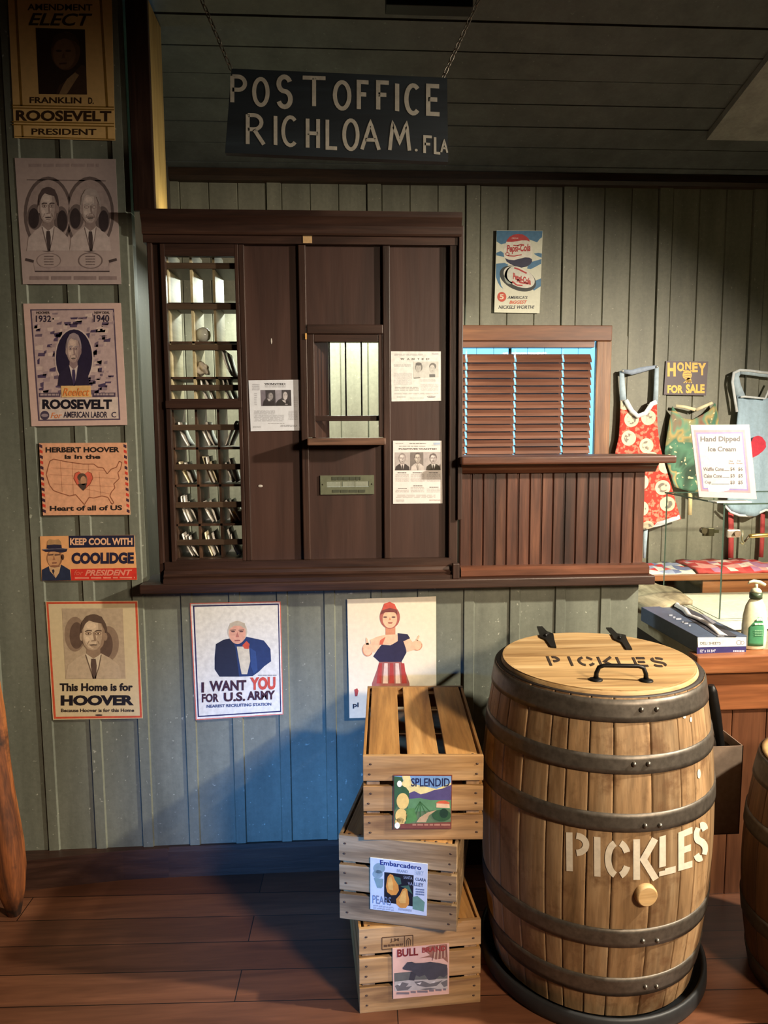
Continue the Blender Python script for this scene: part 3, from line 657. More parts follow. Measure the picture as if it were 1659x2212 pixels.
# ================================================================== CRATES
def crate(label, cx, yf, z0, rz, wd, dp, ht, mat_f, seed):
    """origin at the middle of the front edge; y runs back"""
    r = random.Random(seed)
    o = thing('wooden_crate', label, 'crate', (cx, yf, z0), rz)
    T = world_of(o); w2 = wd/2
    def B(mb, a, b, m, bev=.0015): return mb.box(a, b, m, bev, T)
    nail = plain((70, 50, 34), .6)
    hs = (ht-.024)/3
    for end, y0 in (('front_slat', 0.0), ('back_slat', dp-.012)):
        for k in range(3):
            z = k*(hs+.012); mb = MB(); jt = r.uniform(-.0015, .0015)
            B(mb, (-w2, y0, z+jt+.0005), (w2, y0+.012, z+hs+jt), mat_f)
            s_ = obj(end, mb, o)
            if y0 == 0:
                nb = MB()
                for sx in (-1, 1):
                    for dz in (.3, .7): nb.ball((sx*(w2-.018)+r.uniform(-.004, .004), -.0005, z+hs*dz), (.0042, .0012, .0030), nail, 8, T)
                obj('nail', nb, s_)
    for sx in (-1, 1):
        for yy in (.0125, dp-.0525):
            B(mb := MB(), (sx*(w2-.009), yy, .002), (sx*(w2-.045), yy+.04, ht-.014), PINEZ); obj('corner_post', mb, o)
        for k in range(3):
            z = k*(hs+.012); B(mb := MB(), (sx*(w2-.008), .0125, z+.001), (sx*w2, dp-.0125, z+hs-.001), PINEY if mat_f is PINEX else GREYX); obj('side_slat', mb, o)
    # bottom boards, uppermost because the crate lies upside down
    n = 3; gw = .020; bw = (wd-.03-gw*(n-1))/n
    for k in range(n):
        x = -w2+.015+k*(bw+gw); mb = MB(); B(mb, (x, .0005, ht-.011), (x+bw, dp-.0005, ht), PINEY)
        s_ = obj('bottom_board', mb, o); nb = MB()
        for q in (.15, .5, .85): nb.ball((x+bw*q, .012+r.uniform(-.003, .003), ht), (.004, .004, .001), nail, 8, T)
        obj('nail', nb, s_)
    for yy in (0.0125, dp-.045): B(mb := MB(), (-w2+.009, yy, ht-.022), (w2-.009, yy+.03, ht-.0115), PINEX); obj('end_batten', mb, o)
    return o, T
cr1, T1 = crate('bottom pine crate of the stack, on the floor, with a bear picture label', .208, -.692, 0.0, math.radians(3.2), .344, .55, .250, PINEX, 1)
cr2, T2 = crate('grey wooden crate in the middle of the stack with a white pear label', .143, -.694, .2525, math.radians(-14.0), .328, .52, .249, GREYX, 2)
cr3, T3 = crate('topmost pine crate of the stack with a colourful valley landscape label', .215, -.697, .5035, math.radians(-3.5), .326, .55, .238, PINEX, 3)
def crate_label(cr, T, q, crop, c):
    n = (T.to_3x3() @ Vector((0, -1, 0))); P = T.translation + n*.003
    o = obj('label', sheet_quad(q, P, n, .002, plain(c, .45, 0, .05), crop), cr)
    return o, Print(P, n, crop)
# top label: valley landscape
c = (700, 1450, 4.366)
o, p = crate_label(cr3, T3, [(655, 978), (1208, 980), (1200, 1486), (652, 1490)], c, (110, 60, 52))
p.poly([(662, 986), (1200, 988), (1194, 1478), (660, 1482)], (92, 118, 84), 0)
p.poly([(662, 986), (1200, 988), (1199, 1130), (800, 1140), (740, 1100)], (120, 160, 206), 1)
p.poly([(735, 986), (810, 986), (830, 1060), (1060, 1110), (1198, 1050), (1198, 1170), (790, 1170)], (226, 214, 150), 2)
p.poly([(800, 1150), (850, 1130), (910, 1160), (960, 1150), (1040, 1120), (1120, 1105), (1199, 1070), (1197, 1230), (800, 1210)], (84, 76, 120), 3)
p.poly([(790, 1205), (900, 1195), (1000, 1215), (1197, 1215), (1196, 1300), (790, 1330)], (92, 138, 96), 4)
for k, (a, b) in enumerate(((820, 870), (880, 905), (930, 935), (985, 965), (1040, 990))): p.line([(905, 1230), (a-40+k*10, 1420-k*14)], 9, (60, 104, 58), 5)
p.poly([(870, 1425), (900, 1380), (980, 1330), (1060, 1310), (990, 1360), (960, 1425)], (186, 158, 122), 6)
p.ell(1110, 1360, 88, 55, (48, 86, 54), 6); p.ell(1130, 1340, 40, 44, (30, 60, 44), 7)
p.poly([(1058, 1285), (1060, 1240), (1100, 1222), (1180, 1232), (1186, 1290)], (222, 186, 150), 7); p.poly([(1050, 1245), (1090, 1222), (1140, 1218), (1186, 1240), (1180, 1252)], (204, 96, 64), 8)
p.poly([(660, 990), (735, 1000), (760, 1080), (800, 1130), (805, 1190), (760, 1170), (700, 1250), (664, 1320)], (54, 92, 62), 5)
for x, yy, rx, ry in ((742, 1225, 58, 76), (728, 1365, 56, 70), (715, 1420, 45, 40)): p.ell(x, yy, rx, ry, (226, 196, 120), 6)
p.ell(775, 1060, 40, 34, (232, 218, 150), 6)
for x, yy in ((712, 1062), (690, 1455)): p.ell(x, yy, 24, 30, (240, 240, 226), 7)
p.poly([(775, 1300), (850, 1290), (880, 1400), (800, 1440), (770, 1440)], (82, 132, 74), 6)
p.poly([(720, 1440), (1195, 1422), (1194, 1480), (716, 1482)], (118, 66, 56), 7)
p.text('SPLENDID', 822, 1008, 1186, 1088, (28, 34, 74), 8, .012); p.fine(830, 1440, 1190, 1470, 1, (170, 120, 100), 8, 4)
p.done(o)
# middle label: pears
c = (700, 1800, 4.366)
o, p = crate_label(cr2, T2, [(437, 228), (978, 290), (968, 777), (437, 712)], c, (206, 218, 232))
sl = .115
p.poly([(568, 366), (845, 396), (840, 690), (566, 650)], (22, 20, 24), 1)
for x, yy, rx, ry in ((520, 330, 56, 50), (505, 385, 48, 40)): p.ell(x, yy, rx, ry, (136, 162, 168), 1)
p.poly([(468, 420), (560, 430), (556, 500), (540, 520), (500, 515)], (128, 158, 160), 1)
p.poly([(836, 600), (880, 590), (950, 650), (940, 740), (836, 715)], (110, 150, 132), 1)
p.poly([(640, 400), (720, 420), (730, 480), (690, 490)], (64, 100, 84), 2); p.poly([(720, 500), (800, 490), (835, 575), (770, 520)], (70, 106, 84), 2)
p.poly(arc(642, 510, 62, 78, 0, 180)[:0]+[(600, 410), (622, 384), (650, 395), (668, 440), (700, 490), (706, 540), (680, 582), (635, 585), (596, 555), (584, 500), (592, 450)], (226, 150, 60), 3)
p.poly([(612, 420), (634, 410), (650, 470), (650, 540), (612, 530), (600, 490)], (238, 182, 92), 4)
p.poly([(738, 530), (765, 516), (785, 530), (792, 580), (802, 625), (800, 670), (770, 706), (715, 702), (682, 670), (680, 620), (716, 580)], (222, 150, 64), 5)
p.poly([(745, 545), (768, 535), (775, 600), (770, 660), (720, 660), (704, 630)], (236, 180, 92), 6)
p.text('Embarcadero', 528, 252, 918, 296, (38, 48, 120), 4, .022, .135)
p.text('BRAND', 688, 340, 790, 366, (140, 150, 170), 4, 0, .1); p.text('FANCY', 858, 350, 940, 392, (176, 190, 200), 3, 0, .1)
p.text('SANTA', 750, 400, 832, 428, (150, 160, 180), 4, .01, .12); p.text('CLARA', 862, 416, 962, 446, (60, 66, 92), 4, .012, .12)
p.text('VA', 790, 458, 836, 488, (150, 160, 180), 4, .01, .12); p.text('LLEY', 852, 462, 938, 496, (60, 66, 92), 4, .012, .12)
p.text('PEARS', 458, 582, 634, 660, (120, 134, 160), 7, 0, .13)
p.fine(862, 520, 945, 590, 3, (120, 134, 160), 3, 5, .6, .1); p.fine(458, 676, 658, 720, 2, (166, 176, 192), 3, 6, .6, .12); p.fine(700, 706, 830, 740, 1, (170, 178, 192), 3, 7, .6, .12)
p.done(o)
# bottom label: bear
o, p = crate_label(cr1, T1, [(645, 1085), (1180, 1036), (1178, 1512), (652, 1560)], c, (214, 172, 152))
sl = -.09
p.poly([(662, 1320), (760, 1310), (860, 1300), (1165, 1270), (1165, 1400), (664, 1430)], (96, 98, 92), 1)
p.poly([(664, 1400), (800, 1385), (1165, 1370), (1165, 1470), (668, 1490)], (178, 170, 160), 2)
for q in ([(668, 1440), (740, 1405), (800, 1418), (770, 1450), (830, 1440), (790, 1478), (690, 1486)], [(850, 1400), (930, 1392), (1000, 1420), (1080, 1400), (1120, 1385), (1060, 1440), (960, 1452), (880, 1436)], [(1100, 1410), (1164, 1380), (1164, 1440), (1130, 1450)], [(900, 1470), (1000, 1458), (1060, 1466), (960, 1480)]): p.poly(q, (106, 102, 100), 3)
for q in ([(690, 1425), (730, 1412), (715, 1440)], [(870, 1415), (920, 1405), (905, 1428)], [(1000, 1405), (1050, 1392), (1040, 1412)]): p.poly(q, (206, 200, 192), 4)
p.poly([(740, 1270), (762, 1245), (785, 1216), (830, 1212), (860, 1225), (940, 1222), (1000, 1212), (1075, 1222), (1160, 1240), (1166, 1330), (1130, 1360), (1090, 1345), (1050, 1378), (985, 1385), (950, 1335), (900, 1355), (850, 1330), (830, 1300), (780, 1292), (746, 1284)], (66, 66, 72), 4)
p.poly([(820, 1300), (870, 1330), (850, 1390), (800, 1385)], (58, 58, 64), 5)
p.poly([(930, 1090), (1000, 1060), (1160, 1045), (1168, 1220), (1120, 1180), (1060, 1190), (1000, 1170), (900, 1178), (1000, 1150)], (146, 98, 80), 2)
for k in range(9): p.line([(1020+k*17, 1200-k*4), (1040+k*14, 1060)], 6, (206, 180, 150) if k % 2 else (110, 70, 60), 3)
p.text('BULL', 690, 1096, 888, 1170, (120, 36, 36), 6, .03, -.09); p.text('BRAND', 925, 1078, 1150, 1128, (150, 52, 48), 6, .03, -.09)
p.fine(680, 1500, 1150, 1528, 1, (120, 110, 112), 4, 8, .7, -.085); p.done(o)
# stamp burnt into the upper slat of the bottom crate
n = (T1.to_3x3() @ Vector((0, -1, 0))); p = Print(T1.translation+n*.0002-n*.0009, n, c)
BR = (84, 58, 34)
q = [(546, 985), (838, 962), (838, 1072), (546, 1098)]
for a, b in zip(q, q[1:]+q[:1]): p.line([a, b], 9, BR, 0)
p.line([(758, 970), (760, 1078)], 8, BR, 0); p.text('J.M', 622, 994, 706, 1034, BR, 0, .02, -.08); p.fine(562, 1052, 745, 1078, 1, BR, 0, 3, .8, -.08)
p.line([(780, 1062), (780, 1010), (797, 990), (815, 1006), (815, 1058)], 8, BR, 0); p.line([(797, 1060), (797, 1010)], 6, BR, 0)
p.done(cr1, 'stamp', 'stamp_lettering')

# ================================================================== PICKLE BARREL
BXC, BYC, BZ0, BZ1, BRH, BRB = .757, -.497, .03, .925, .296, .338
def brad(z):
    t = (z-(BZ0+BZ1)/2)/((BZ1-BZ0)/2); return BRH+(BRB-BRH)*(1-t*t)
def on_barrel(px, py, off=0.0):
    d = ray(px, py); t = 1.2; st = .02
    def inside(t):
        q = CAM+d*t; return math.hypot(q.x-BXC, q.y-BYC) < brad(q.z)+off
    while t < 4 and not inside(t): t += st
    lo, hi = t-st, t
    for _ in range(24):
        m_ = (lo+hi)/2
        if inside(m_): hi = m_
        else: lo = m_
    return CAM+d*hi
def staved(cx, cy, z0, z1, rad, n, mat, seed, nz=14):
    r = random.Random(seed); ws = [r.uniform(.55, 1.25) for _ in range(n)]; tot = sum(ws); a = 0; mb = MB()
    for w_ in ws:
        a1 = a+2*math.pi*w_/tot; g = .0009; rows = []
        for i in range(nz+1):
            z = z0+(z1-z0)*i/nz; R_ = rad(z); row = []
            for f, dr in ((0, -.004), (0, -.0006), (.08, 0), (.5, .0003), (.92, 0), (1, -.0006), (1, -.004)):
                t = a+g/R_+(a1-a-2*g/R_)*f; row.append(Vector((cx+(R_+dr)*math.cos(t), cy+(R_+dr)*math.sin(t), z)))
            rows.append(row)
        m_ = 7; vs = [v for rr in rows for v in rr]
        mb.add(vs, [(i*m_+j, i*m_+j+1, (i+1)*m_+j+1, (i+1)*m_+j) for i in range(nz) for j in range(m_-1)], mat, True); a = a1
    mb.lathe([(rad(z0+(z1-z0)*i/nz)-.005, z0+(z1-z0)*i/nz) for i in range(nz+1)], (cx, cy, 0), plain((36, 24, 14), .8), 48)
    return mb
br = thing('pickle_barrel', 'large oak barrel with black hoops, hinged lid and white lettering on its side', 'barrel', (BXC, BYC, 0))
obj('staves', staved(BXC, BYC, BZ0, BZ1, brad, 27, OAK, 5), br)
def hoop(parent, cx, cy, za, zb, rad, rivets=None, mat=HOOP, name='hoop'):
    zs = [za+(zb-za)*i/4 for i in range(5)]
    prof = [(rad(za)-.002, za)]+[(rad(z)+.0035, z) for z in zs]+[(rad(zb)-.002, zb)]
    h = obj(name, MB().lathe(prof, (cx, cy, 0), mat, 72, cap=False), parent)
    if rivets:
        rb = MB()
        for q in rivets: rb.ball(q, .0068, plain((120, 116, 108), .35, .8), 10)
        obj('rivet', rb, h)
    return h
for (x0, ya, yb, xr, yr, dx) in ((1330, 1511, 1560, 1389, 1533, 33), (1357, 1632, 1672, 1373, 1651, 31), (1357, 1758, 1797, 1397, 1784, 32), (1357, 2008, 2046, 1392, 2033, 31), (1365, 2112, 2150, 1397, 2132, 24)):
    za, zb2 = on_barrel(x0, yb).z, on_barrel(x0, ya).z
    hoop(br, BXC, BYC, za, min(zb2, BZ1-.002), brad, [on_barrel(xr-dx*.1, yr, .0045), on_barrel(xr+dx*.9, yr-1, .0045)])
obj('rim', MB().lathe([(brad(BZ1)-.004, BZ1-.004), (brad(BZ1)-.001, BZ1+.001), (brad(BZ1)-.022, BZ1+.001), (.270, BZ1-.012)], (BXC, BYC, 0), plain((40, 34, 30), .6), 64, cap=False), br)
# lid of boards
LZ, LR = .9385, .2765
lid = MB(); cuts = [-.2765, -.165, -.088, .02, .108, .192, .2765]
for a, b in zip(cuts, cuts[1:]):
    a2, b2 = a+.0008, b-.0008; top = []
    nseg = 14
    e1 = [(-math.sqrt(max(0, LR**2-(a2+(b2-a2)*i/nseg)**2)), a2+(b2-a2)*i/nseg) for i in range(nseg+1)]
    e2 = [(-x, yv) for x, yv in e1[::-1]]
    ca, sa = math.cos(math.radians(-2)), math.sin(math.radians(-2))
    poly = [(BXC+x*ca-yv*sa, BYC+x*sa+yv*ca) for x, yv in e1+e2]
    lid.prism(poly, .909, LZ, 'z', LID)
lo = obj('lid', lid, br)
lr = MB().lathe([(LR-.001, .908), (LR+.0045, .908), (LR+.0055, .922), (LR+.003, .933), (LR-.0035, LZ+.0006), (LR-.006, LZ-.001)], (BXC, BYC, 0), LID, 72, cap=False)
obj('lid_edge', lr, lo)
c = (1000, 1300, 2.517)
def flat_lid(x, yv, k=.0): return at_z(c[0]+x/c[2], c[1]+yv/c[2], LZ+k)
for pts in ([(402, 140), (432, 140), (455, 165), (492, 180), (497, 212), (508, 252), (478, 250), (452, 212), (420, 196), (414, 175)],
            [(778, 146), (806, 146), (838, 178), (884, 186), (892, 212), (920, 262), (888, 262), (866, 228), (822, 208), (808, 182)]):
    v = [flat_lid(x, yv, .0004) for x, yv in pts]; w_ = [q+Vector((0, 0, .0045)) for q in v]; n = len(v); mb = MB()
    mb.add(v+w_, [list(range(n))[::-1], list(range(n, 2*n))]+[(i, (i+1) % n, n+(i+1) % n, n+i) for i in range(n)], BLACKM)
    mid = (v[2]+v[7])/2; d = (v[3]-v[7]).normalized()
    mb.tube([mid-d*.018+Vector((0, 0, .006)), mid+d*.018+Vector((0, 0, .006))], .0055, BLACKM, 10)
    obj('strap_hinge', mb, lo)
h0, h1 = flat_lid(722, 425), flat_lid(996, 430); u = Vector((0, 0, 1)); d = (h1-h0)
mb = MB(); hp = [h0+u*.001, h0+u*.02+d*.01, h0+u*.036+d*.06, h0+u*.041+d*.16, h0+u*.041+d*.84, h0+u*.036+d*.94, h0+u*.02+d*.99, h1+u*.001]
mb.tube(hp, [.0075, .006, .0058, .0058, .0058, .0058, .006, .0075], BLACKM, 10)
for q in (h0, h1):
    mb.lathe([(.019, .0003), (.018, .003), (.009, .006)], (q.x, q.y, LZ), BLACKM, 16)
obj('handle', mb, lo)
def stencil(word, q, cells, w_, put, mat, table=STENCIL, jit=None):
    """q: four corner pixels TL TR BR BL of the word; cells: (u0,u1) of each letter"""
    mb = MB()
    for ch, (u0, u1) in zip(word, cells):
        asp = (u1-u0)*math.dist(q[0], q[1])/math.dist(q[0], q[3])
        for quad in ribbons(table[ch], w_, asp, 2):
            P = []
            for x, yv in quad:
                u_ = u0+(u1-u0)*x; v_ = 1-yv
                tx = q[0][0]+(q[1][0]-q[0][0])*u_, q[0][1]+(q[1][1]-q[0][1])*u_; bx_ = q[3][0]+(q[2][0]-q[3][0])*u_, q[3][1]+(q[2][1]-q[3][1])*u_
                P.append(put(tx[0]+(bx_[0]-tx[0])*v_, tx[1]+(bx_[1]-tx[1])*v_))
            mb.add(P, [(0, 1, 2, 3)], mat)
    return mb
cells = [(0, .125), (.135, .20), (.22, .375), (.385, .54), (.55, .68), (.70, .83), (.86, 1)]
q = [(448, 295), (1095, 303), (1120, 352), (470, 347)]
obj('lid_lettering', stencil('PICKLES', [(c[0]+x/c[2], c[1]+yv/c[2]) for x, yv in q], [(0, .12), (.155, .235), (.25, .40), (.42, .565), (.575, .69), (.715, .845), (.865, 1)], .24, lambda x, yv: at_z(x, yv, LZ+.0011), plain((46, 32, 20), .7)), lo, flip=False)
# white stencil on the side, letter by letter
c2_ = (1000, 1760, 2.517); PAINT = plain((206, 198, 180), .6, 0, .1)
side = [('P', [(560, 95), (690, 100), (692, 312), (562, 306)]), ('I', [(700, 118), (760, 124), (760, 338), (702, 334)]), ('C', [(772, 132), (908, 136), (908, 350), (774, 348)]),
        ('K', [(926, 134), (1058, 130), (1060, 352), (926, 354)]), ('L', [(1068, 120), (1158, 96), (1162, 312), (1066, 336)]), ('E', [(1174, 96), (1256, 62), (1256, 282), (1174, 306)]), ('S', [(1258, 58), (1330, 30), (1326, 238), (1260, 262)])]
mb = MB()
for ch, q in side:
    qq = [(c2_[0]+x/c2_[2], c2_[1]+yv/c2_[2]) for x, yv in q]
    k = stencil(ch, qq, [(0, 1)], .165, lambda x, yv: on_barrel(x, yv, .0014), PAINT); mb.add(k.v, k.f, PAINT)
for x, yv, w_ in ((1288, -158+340, 0),): pass
obj('side_lettering', mb, br, flip=False)
mb = MB()
for (x, yv, rx, ry) in ((1284, 935, 9, 26), (1205, 625, 8, 10), (1240, 640, 6, 14)):
    mb.add([on_barrel(c[0]+a/c[2], c[1]+b/c[2], .0016) for a, b in arc(x, yv, rx, ry, 0, 340, 12)], [list(range(13))], PAINT)
obj('paint_mark', mb, br, flip=False)
qa = on_barrel(1393, 1930); d = Vector((qa.x-BXC, qa.y-BYC, 0)).normalized()
obj('bung', MB().tube([qa-d*.02, qa+d*.012, qa+d*.016], [.030, .029, .025], LID, 28), br)
obj('base_ring', MB().lathe([(.24, .002), (.334, .002), (.338, .012), (.336, .046), (.330, .052), (.322, .046), (.319, .022), (.24, .022)], (BXC, BYC, 0), plain((40, 42, 44), .5, .2), 72), br)

# second, smaller barrel at the right edge
KX, KY, KZ, KH, KB = 1.405, -.66, .675, .195, .232
def krad(z):
    t = (z-KZ/2)/(KZ/2); return KH+(KB-KH)*(1-t*t)
kg = thing('wooden_keg', 'small dark wooden keg with a worn top at the right, beside the metal bin', 'keg', (KX, KY, 0))
KOAK = wood('keg_oak', (76, 50, 30), (116, 82, 52), (140, 106, 70), 'z', 6, .6, .35, grain=.35)
obj('staves', staved(KX, KY, .001, KZ, krad, 18, KOAK, 9), kg)
for a, b in ((.60, .672), (.45, .50), (.18, .23), (.005, .07)): hoop(kg, KX, KY, a, b, krad)
obj('chime', MB().lathe([(KH-.004, KZ-.002), (KH-.003, KZ+.004), (KH-.02, KZ+.005), (KH-.026, KZ-.012)], (KX, KY, 0), LID, 48, cap=False), kg)
obj('head', MB().lathe([(.005, KZ-.012), (KH-.024, KZ-.012)], (KX, KY, 0), LID, 48, cap=False).lathe([(.0, KZ-.0112), (.03, KZ-.0112)], (KX+.01, KY, 0), plain((96, 62, 36)), 20, cap=False), kg)

# ================================================================== COUNTER on the right
CT = .87
co = thing('shop_counter', 'brown wooden shop counter with a pale top behind the barrel', 'counter', (1.9, .15, 0))
obj('front_board', MB().box((1.165, -.30, .81), (3.2, -.235, CT), COUNT, .006), co)
obj('top', MB().box((1.19, -.2345, .82), (3.2, .62, CT-.0015), plain((150, 140, 118), .5)), co)
obj('rail', MB().box((1.19, -.265, .67), (3.2, -.235, .809), COUNT, .004), co)
s = MB(); bx = 1.20
while bx < 3.2: s.box((bx, -.255, .0), (min(bx+.118, 3.2), -.236, .669), COUNTZ, .003); bx += .12
obj('front_panel', s, co)
obj('side_panel', MB().box((1.19, -.234, .0), (1.21, .60, .8195), plain((30, 22, 18))), co)  # near-black colour paints in the shadow on the counter end
s = MB(); rows = []
for i in range(9):
    yy = .14+i*.06; rows.append([Vector((1.195+.02*t*0+.165*t, yy, .896+.012*math.sin(i*.9)*.4+.062*math.sin(min(1, t)*math.pi*.5)+.006*math.sin(5*t+i))) for t in (0, .15, .35, .55, .75, .9, 1)])
s.sheet(rows, .018, WEATH, (0, 0, -1))
tag(obj('weathered_plank', s), 'grey weathered plank lying along the left end of the counter', 'plank')
s = MB(); rows = []
for i in range(12):
    yy = -.02+i*.055; rows.append([Vector((1.375+j*.12, yy, CT+.0025+.0035*(1+math.sin(i*1.3+j*.9)))) for j in range(15)])
s.sheet(rows, .0015, plain((232, 226, 200), .6), (0, 0, -1))
tag(obj('counter_cover', s), 'crinkled white paper cover spread over the counter behind the glass', 'cover')
# deli paper box
db = thing('deli_sheet_box', 'long blue and white box of deli sheets on the counter end', 'box', (1.27, -.06, CT))
fl, fr = at_z(1507, 1412, CT), at_z(1612, 1408, CT); hh = .055
dx = (fr-fl).normalized(); wd = (fr-fl).length; bl_top = at_z(1403, 1311, CT+hh); dy = Vector((bl_top.x-fl.x, bl_top.y-fl.y, 0)); ln = dy.length; dy = Vector((-dx.y, dx.x, 0))
NAVY = (44, 52, 92); BOXB = (70, 82, 104)
T = Matrix((( dx.x, dy.x, 0, fl.x), (dx.y, dy.y, 0, fl.y), (0, 0, 1, CT+.001), (0, 0, 0, 1)))
obj('carton', MB().box((0, 0, 0), (wd, ln, hh), plain(BOXB, .45), .002, T), db)
P = T @ Vector((0, 0, 0)); n = -dy; crop = (1360, 1100, 5.548)
p = Print(P, n, crop)
p.poly([(815, 1537), (1398, 1532), (1398, 1640), (820, 1655)], (224, 218, 210), 0); p.poly([(808, 1655), (1398, 1643), (1390, 1738), (806, 1745)], (48, 44, 100), 0)
p.text('DELI SHEETS', 848, 1590, 1092, 1622, (70, 66, 72), 1, .02); p.text('12" x 10 3/4"', 845, 1682, 1030, 1716, (220, 216, 226), 1, .02, -.01)
p.ring(1310, 1598, 32, 30, 8, (130, 126, 130), 1); p.ring(1352, 1600, 24, 22, 7, (130, 126, 130), 1); p.fine(1240, 1690, 1375, 1712, 1, (200, 196, 216), 1, 4, .8)
p.done(db, 'end_label', 'lettering')
tp = Print(T @ Vector((0, 0, hh)), (0, 0, 1), crop)
tp.poly([(500, 1180), (700, 1180), (1300, 1520), (1050, 1525)], (60, 58, 66), 0); tp.poly([(850, 1256), (900, 1262), (1040, 1360), (1000, 1372)], (130, 128, 136), 1)
tp.fine(470, 1258, 735, 1282, 1, (170, 176, 190), 1, 9, .9, .52); tp.fine(1055, 1500, 1135, 1530, 2, (180, 180, 186), 1, 4)
tp.done(db, 'top_print', 'top_lettering')
rows = []
pts = [(560, 1110), (545, 1180), (640, 1235), (690, 1290), (800, 1330), (930, 1400), (1020, 1470), (1080, 1510)]
for i, (x, yv) in enumerate(pts):
    a = at_z(crop[0]+(x-12)/crop[2], crop[1]+yv/crop[2], CT+hh+.002); b = at_z(crop[0]+(x+60+i*5)/crop[2], crop[1]+(yv+4)/crop[2], CT+hh+.002)
    hz = [.022, .018, .02, .012, .012, .010, .006, .002][i]
    rows.append([a+Vector((0, 0, hz*.3)), a.lerp(b, .3)+Vector((0, 0, hz)), a.lerp(b, .7)+Vector((0, 0, hz*.8)), b+Vector((0, 0, hz*.1))])
obj('tissue', MB().sheet(rows, .0008, plain((206, 202, 200), .6), (0, 0, 1)), db)
# soap pump bottle
q = at_z(1627, 1400, CT); q = Vector((q.x, q.y, CT+.0005))
bt = thing('pump_bottle', 'white pump bottle with a green label standing beside the deli box', 'bottle', q)
sy = Matrix.Translation(q) @ Matrix.Diagonal((1, .62, 1, 1))
CREAM = plain((222, 220, 186), .35)
obj('body', MB().lathe([(.036, .0), (.041, .004), (.0425, .03), (.0425, .08), (.040, .115), (.033, .148), (.022, .168), (.0165, .174)], (0, 0, 0), CREAM, 40, sy), bt)
obj('collar', MB().lathe([(.0205, .1735), (.0205, .192), (.016, .1935)], (0, 0, 0), plain((70, 84, 62), .4), 28, Matrix.Translation(q)), bt)
pm = MB(); pm.lathe([(.0175, .1936), (.017, .200), (.012, .206), (.006, .209)], (0, 0, 0), CREAM, 24, Matrix.Translation(q)); pm.tube([q+Vector((0, 0, .204)), q+Vector((0, 0, .222))], .005, CREAM, 10)
pm.tube([q+Vector((.03, 0, .218)), q+Vector((.012, 0, .228)), q+Vector((-.01, 0, .232)), q+Vector((-.024, -.002, .230)), q+Vector((-.030, -.002, .224))], [.0055, .006, .0055, .004, .003], CREAM, 10)
obj('pump_head', pm, bt)
lab = MB(); rows = []
for i in range(9):
    z = .014+i*.0125; a0, a1 = (-2.35, -1.08) if i < 6 else (-2.35+.24*(i-5), -1.08-.08*(i-5)); rows.append([Vector((q.x+.0436*(1 if z < .085 else 1-.04*(z-.085)/.03)*math.cos(a0+(a1-a0)*j/8), q.y+.62*.0436*(1 if z < .085 else 1-.04*(z-.085)/.03)*math.sin(a0+(a1-a0)*j/8), q.z+z)) for j in range(9)])
lab.sheet(rows, .0006, plain((70, 138, 96), .45), (-.1, 1, 0)); lb = obj('label', lab, bt)
pr = Print((0, q.y-.0275, 0), (0, -1, 0), crop)
pr.fine(1520, 1310, 1605, 1345, 1, (206, 226, 206), 0, 2, .8); pr.fine(1500, 1365, 1610, 1395, 1, (206, 226, 206), 0, 8, .7); pr.fine(1500, 1450, 1600, 1530, 4, (130, 180, 140), 0, 3, .4)
pr.done(lb, 'print')
# stainless bin with a black handle
bi = thing('metal_bin', 'stainless steel open bin hung on the counter front beside the barrel', 'bin', (1.195, -.36, .30))
zt = .615; fr_ = at_z(1606, 1611, zt); x1 = fr_.x; yf = fr_.y; x0 = x1-.15; yb = -.266; t = .003; zb3 = .32
s = MB(); s.box((x0, yf, zb3), (x1, yf+t, zt), STEEL); s.box((x0, yb-t, zb3), (x1, yb, zt+.01), STEEL); s.box((x0, yf, zb3), (x0+t, yb, zt), STEEL); s.box((x1-t, yf, zb3), (x1, yb, zt), STEEL); s.box((x0, yf, zb3), (x1, yb, zb3+t), STEEL)
obj('body', s, bi)
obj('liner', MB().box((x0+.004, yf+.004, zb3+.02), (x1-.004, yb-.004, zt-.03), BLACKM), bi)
ha = at_y(1536, 1480, yf+.07); hb = at_y(1556, 1606, yf+.07)
hs = thing('black_scoop', 'black handled scoop standing in the metal bin behind the barrel', 'scoop', hb-Vector((0, 0, .04)))
obj('handle', MB().tube([ha, ha.lerp(hb, .1), ha.lerp(hb, .5), hb, hb-Vector((0, 0, .035))], [.010, .016, .017, .013, .009], BLACKM, 10), hs)

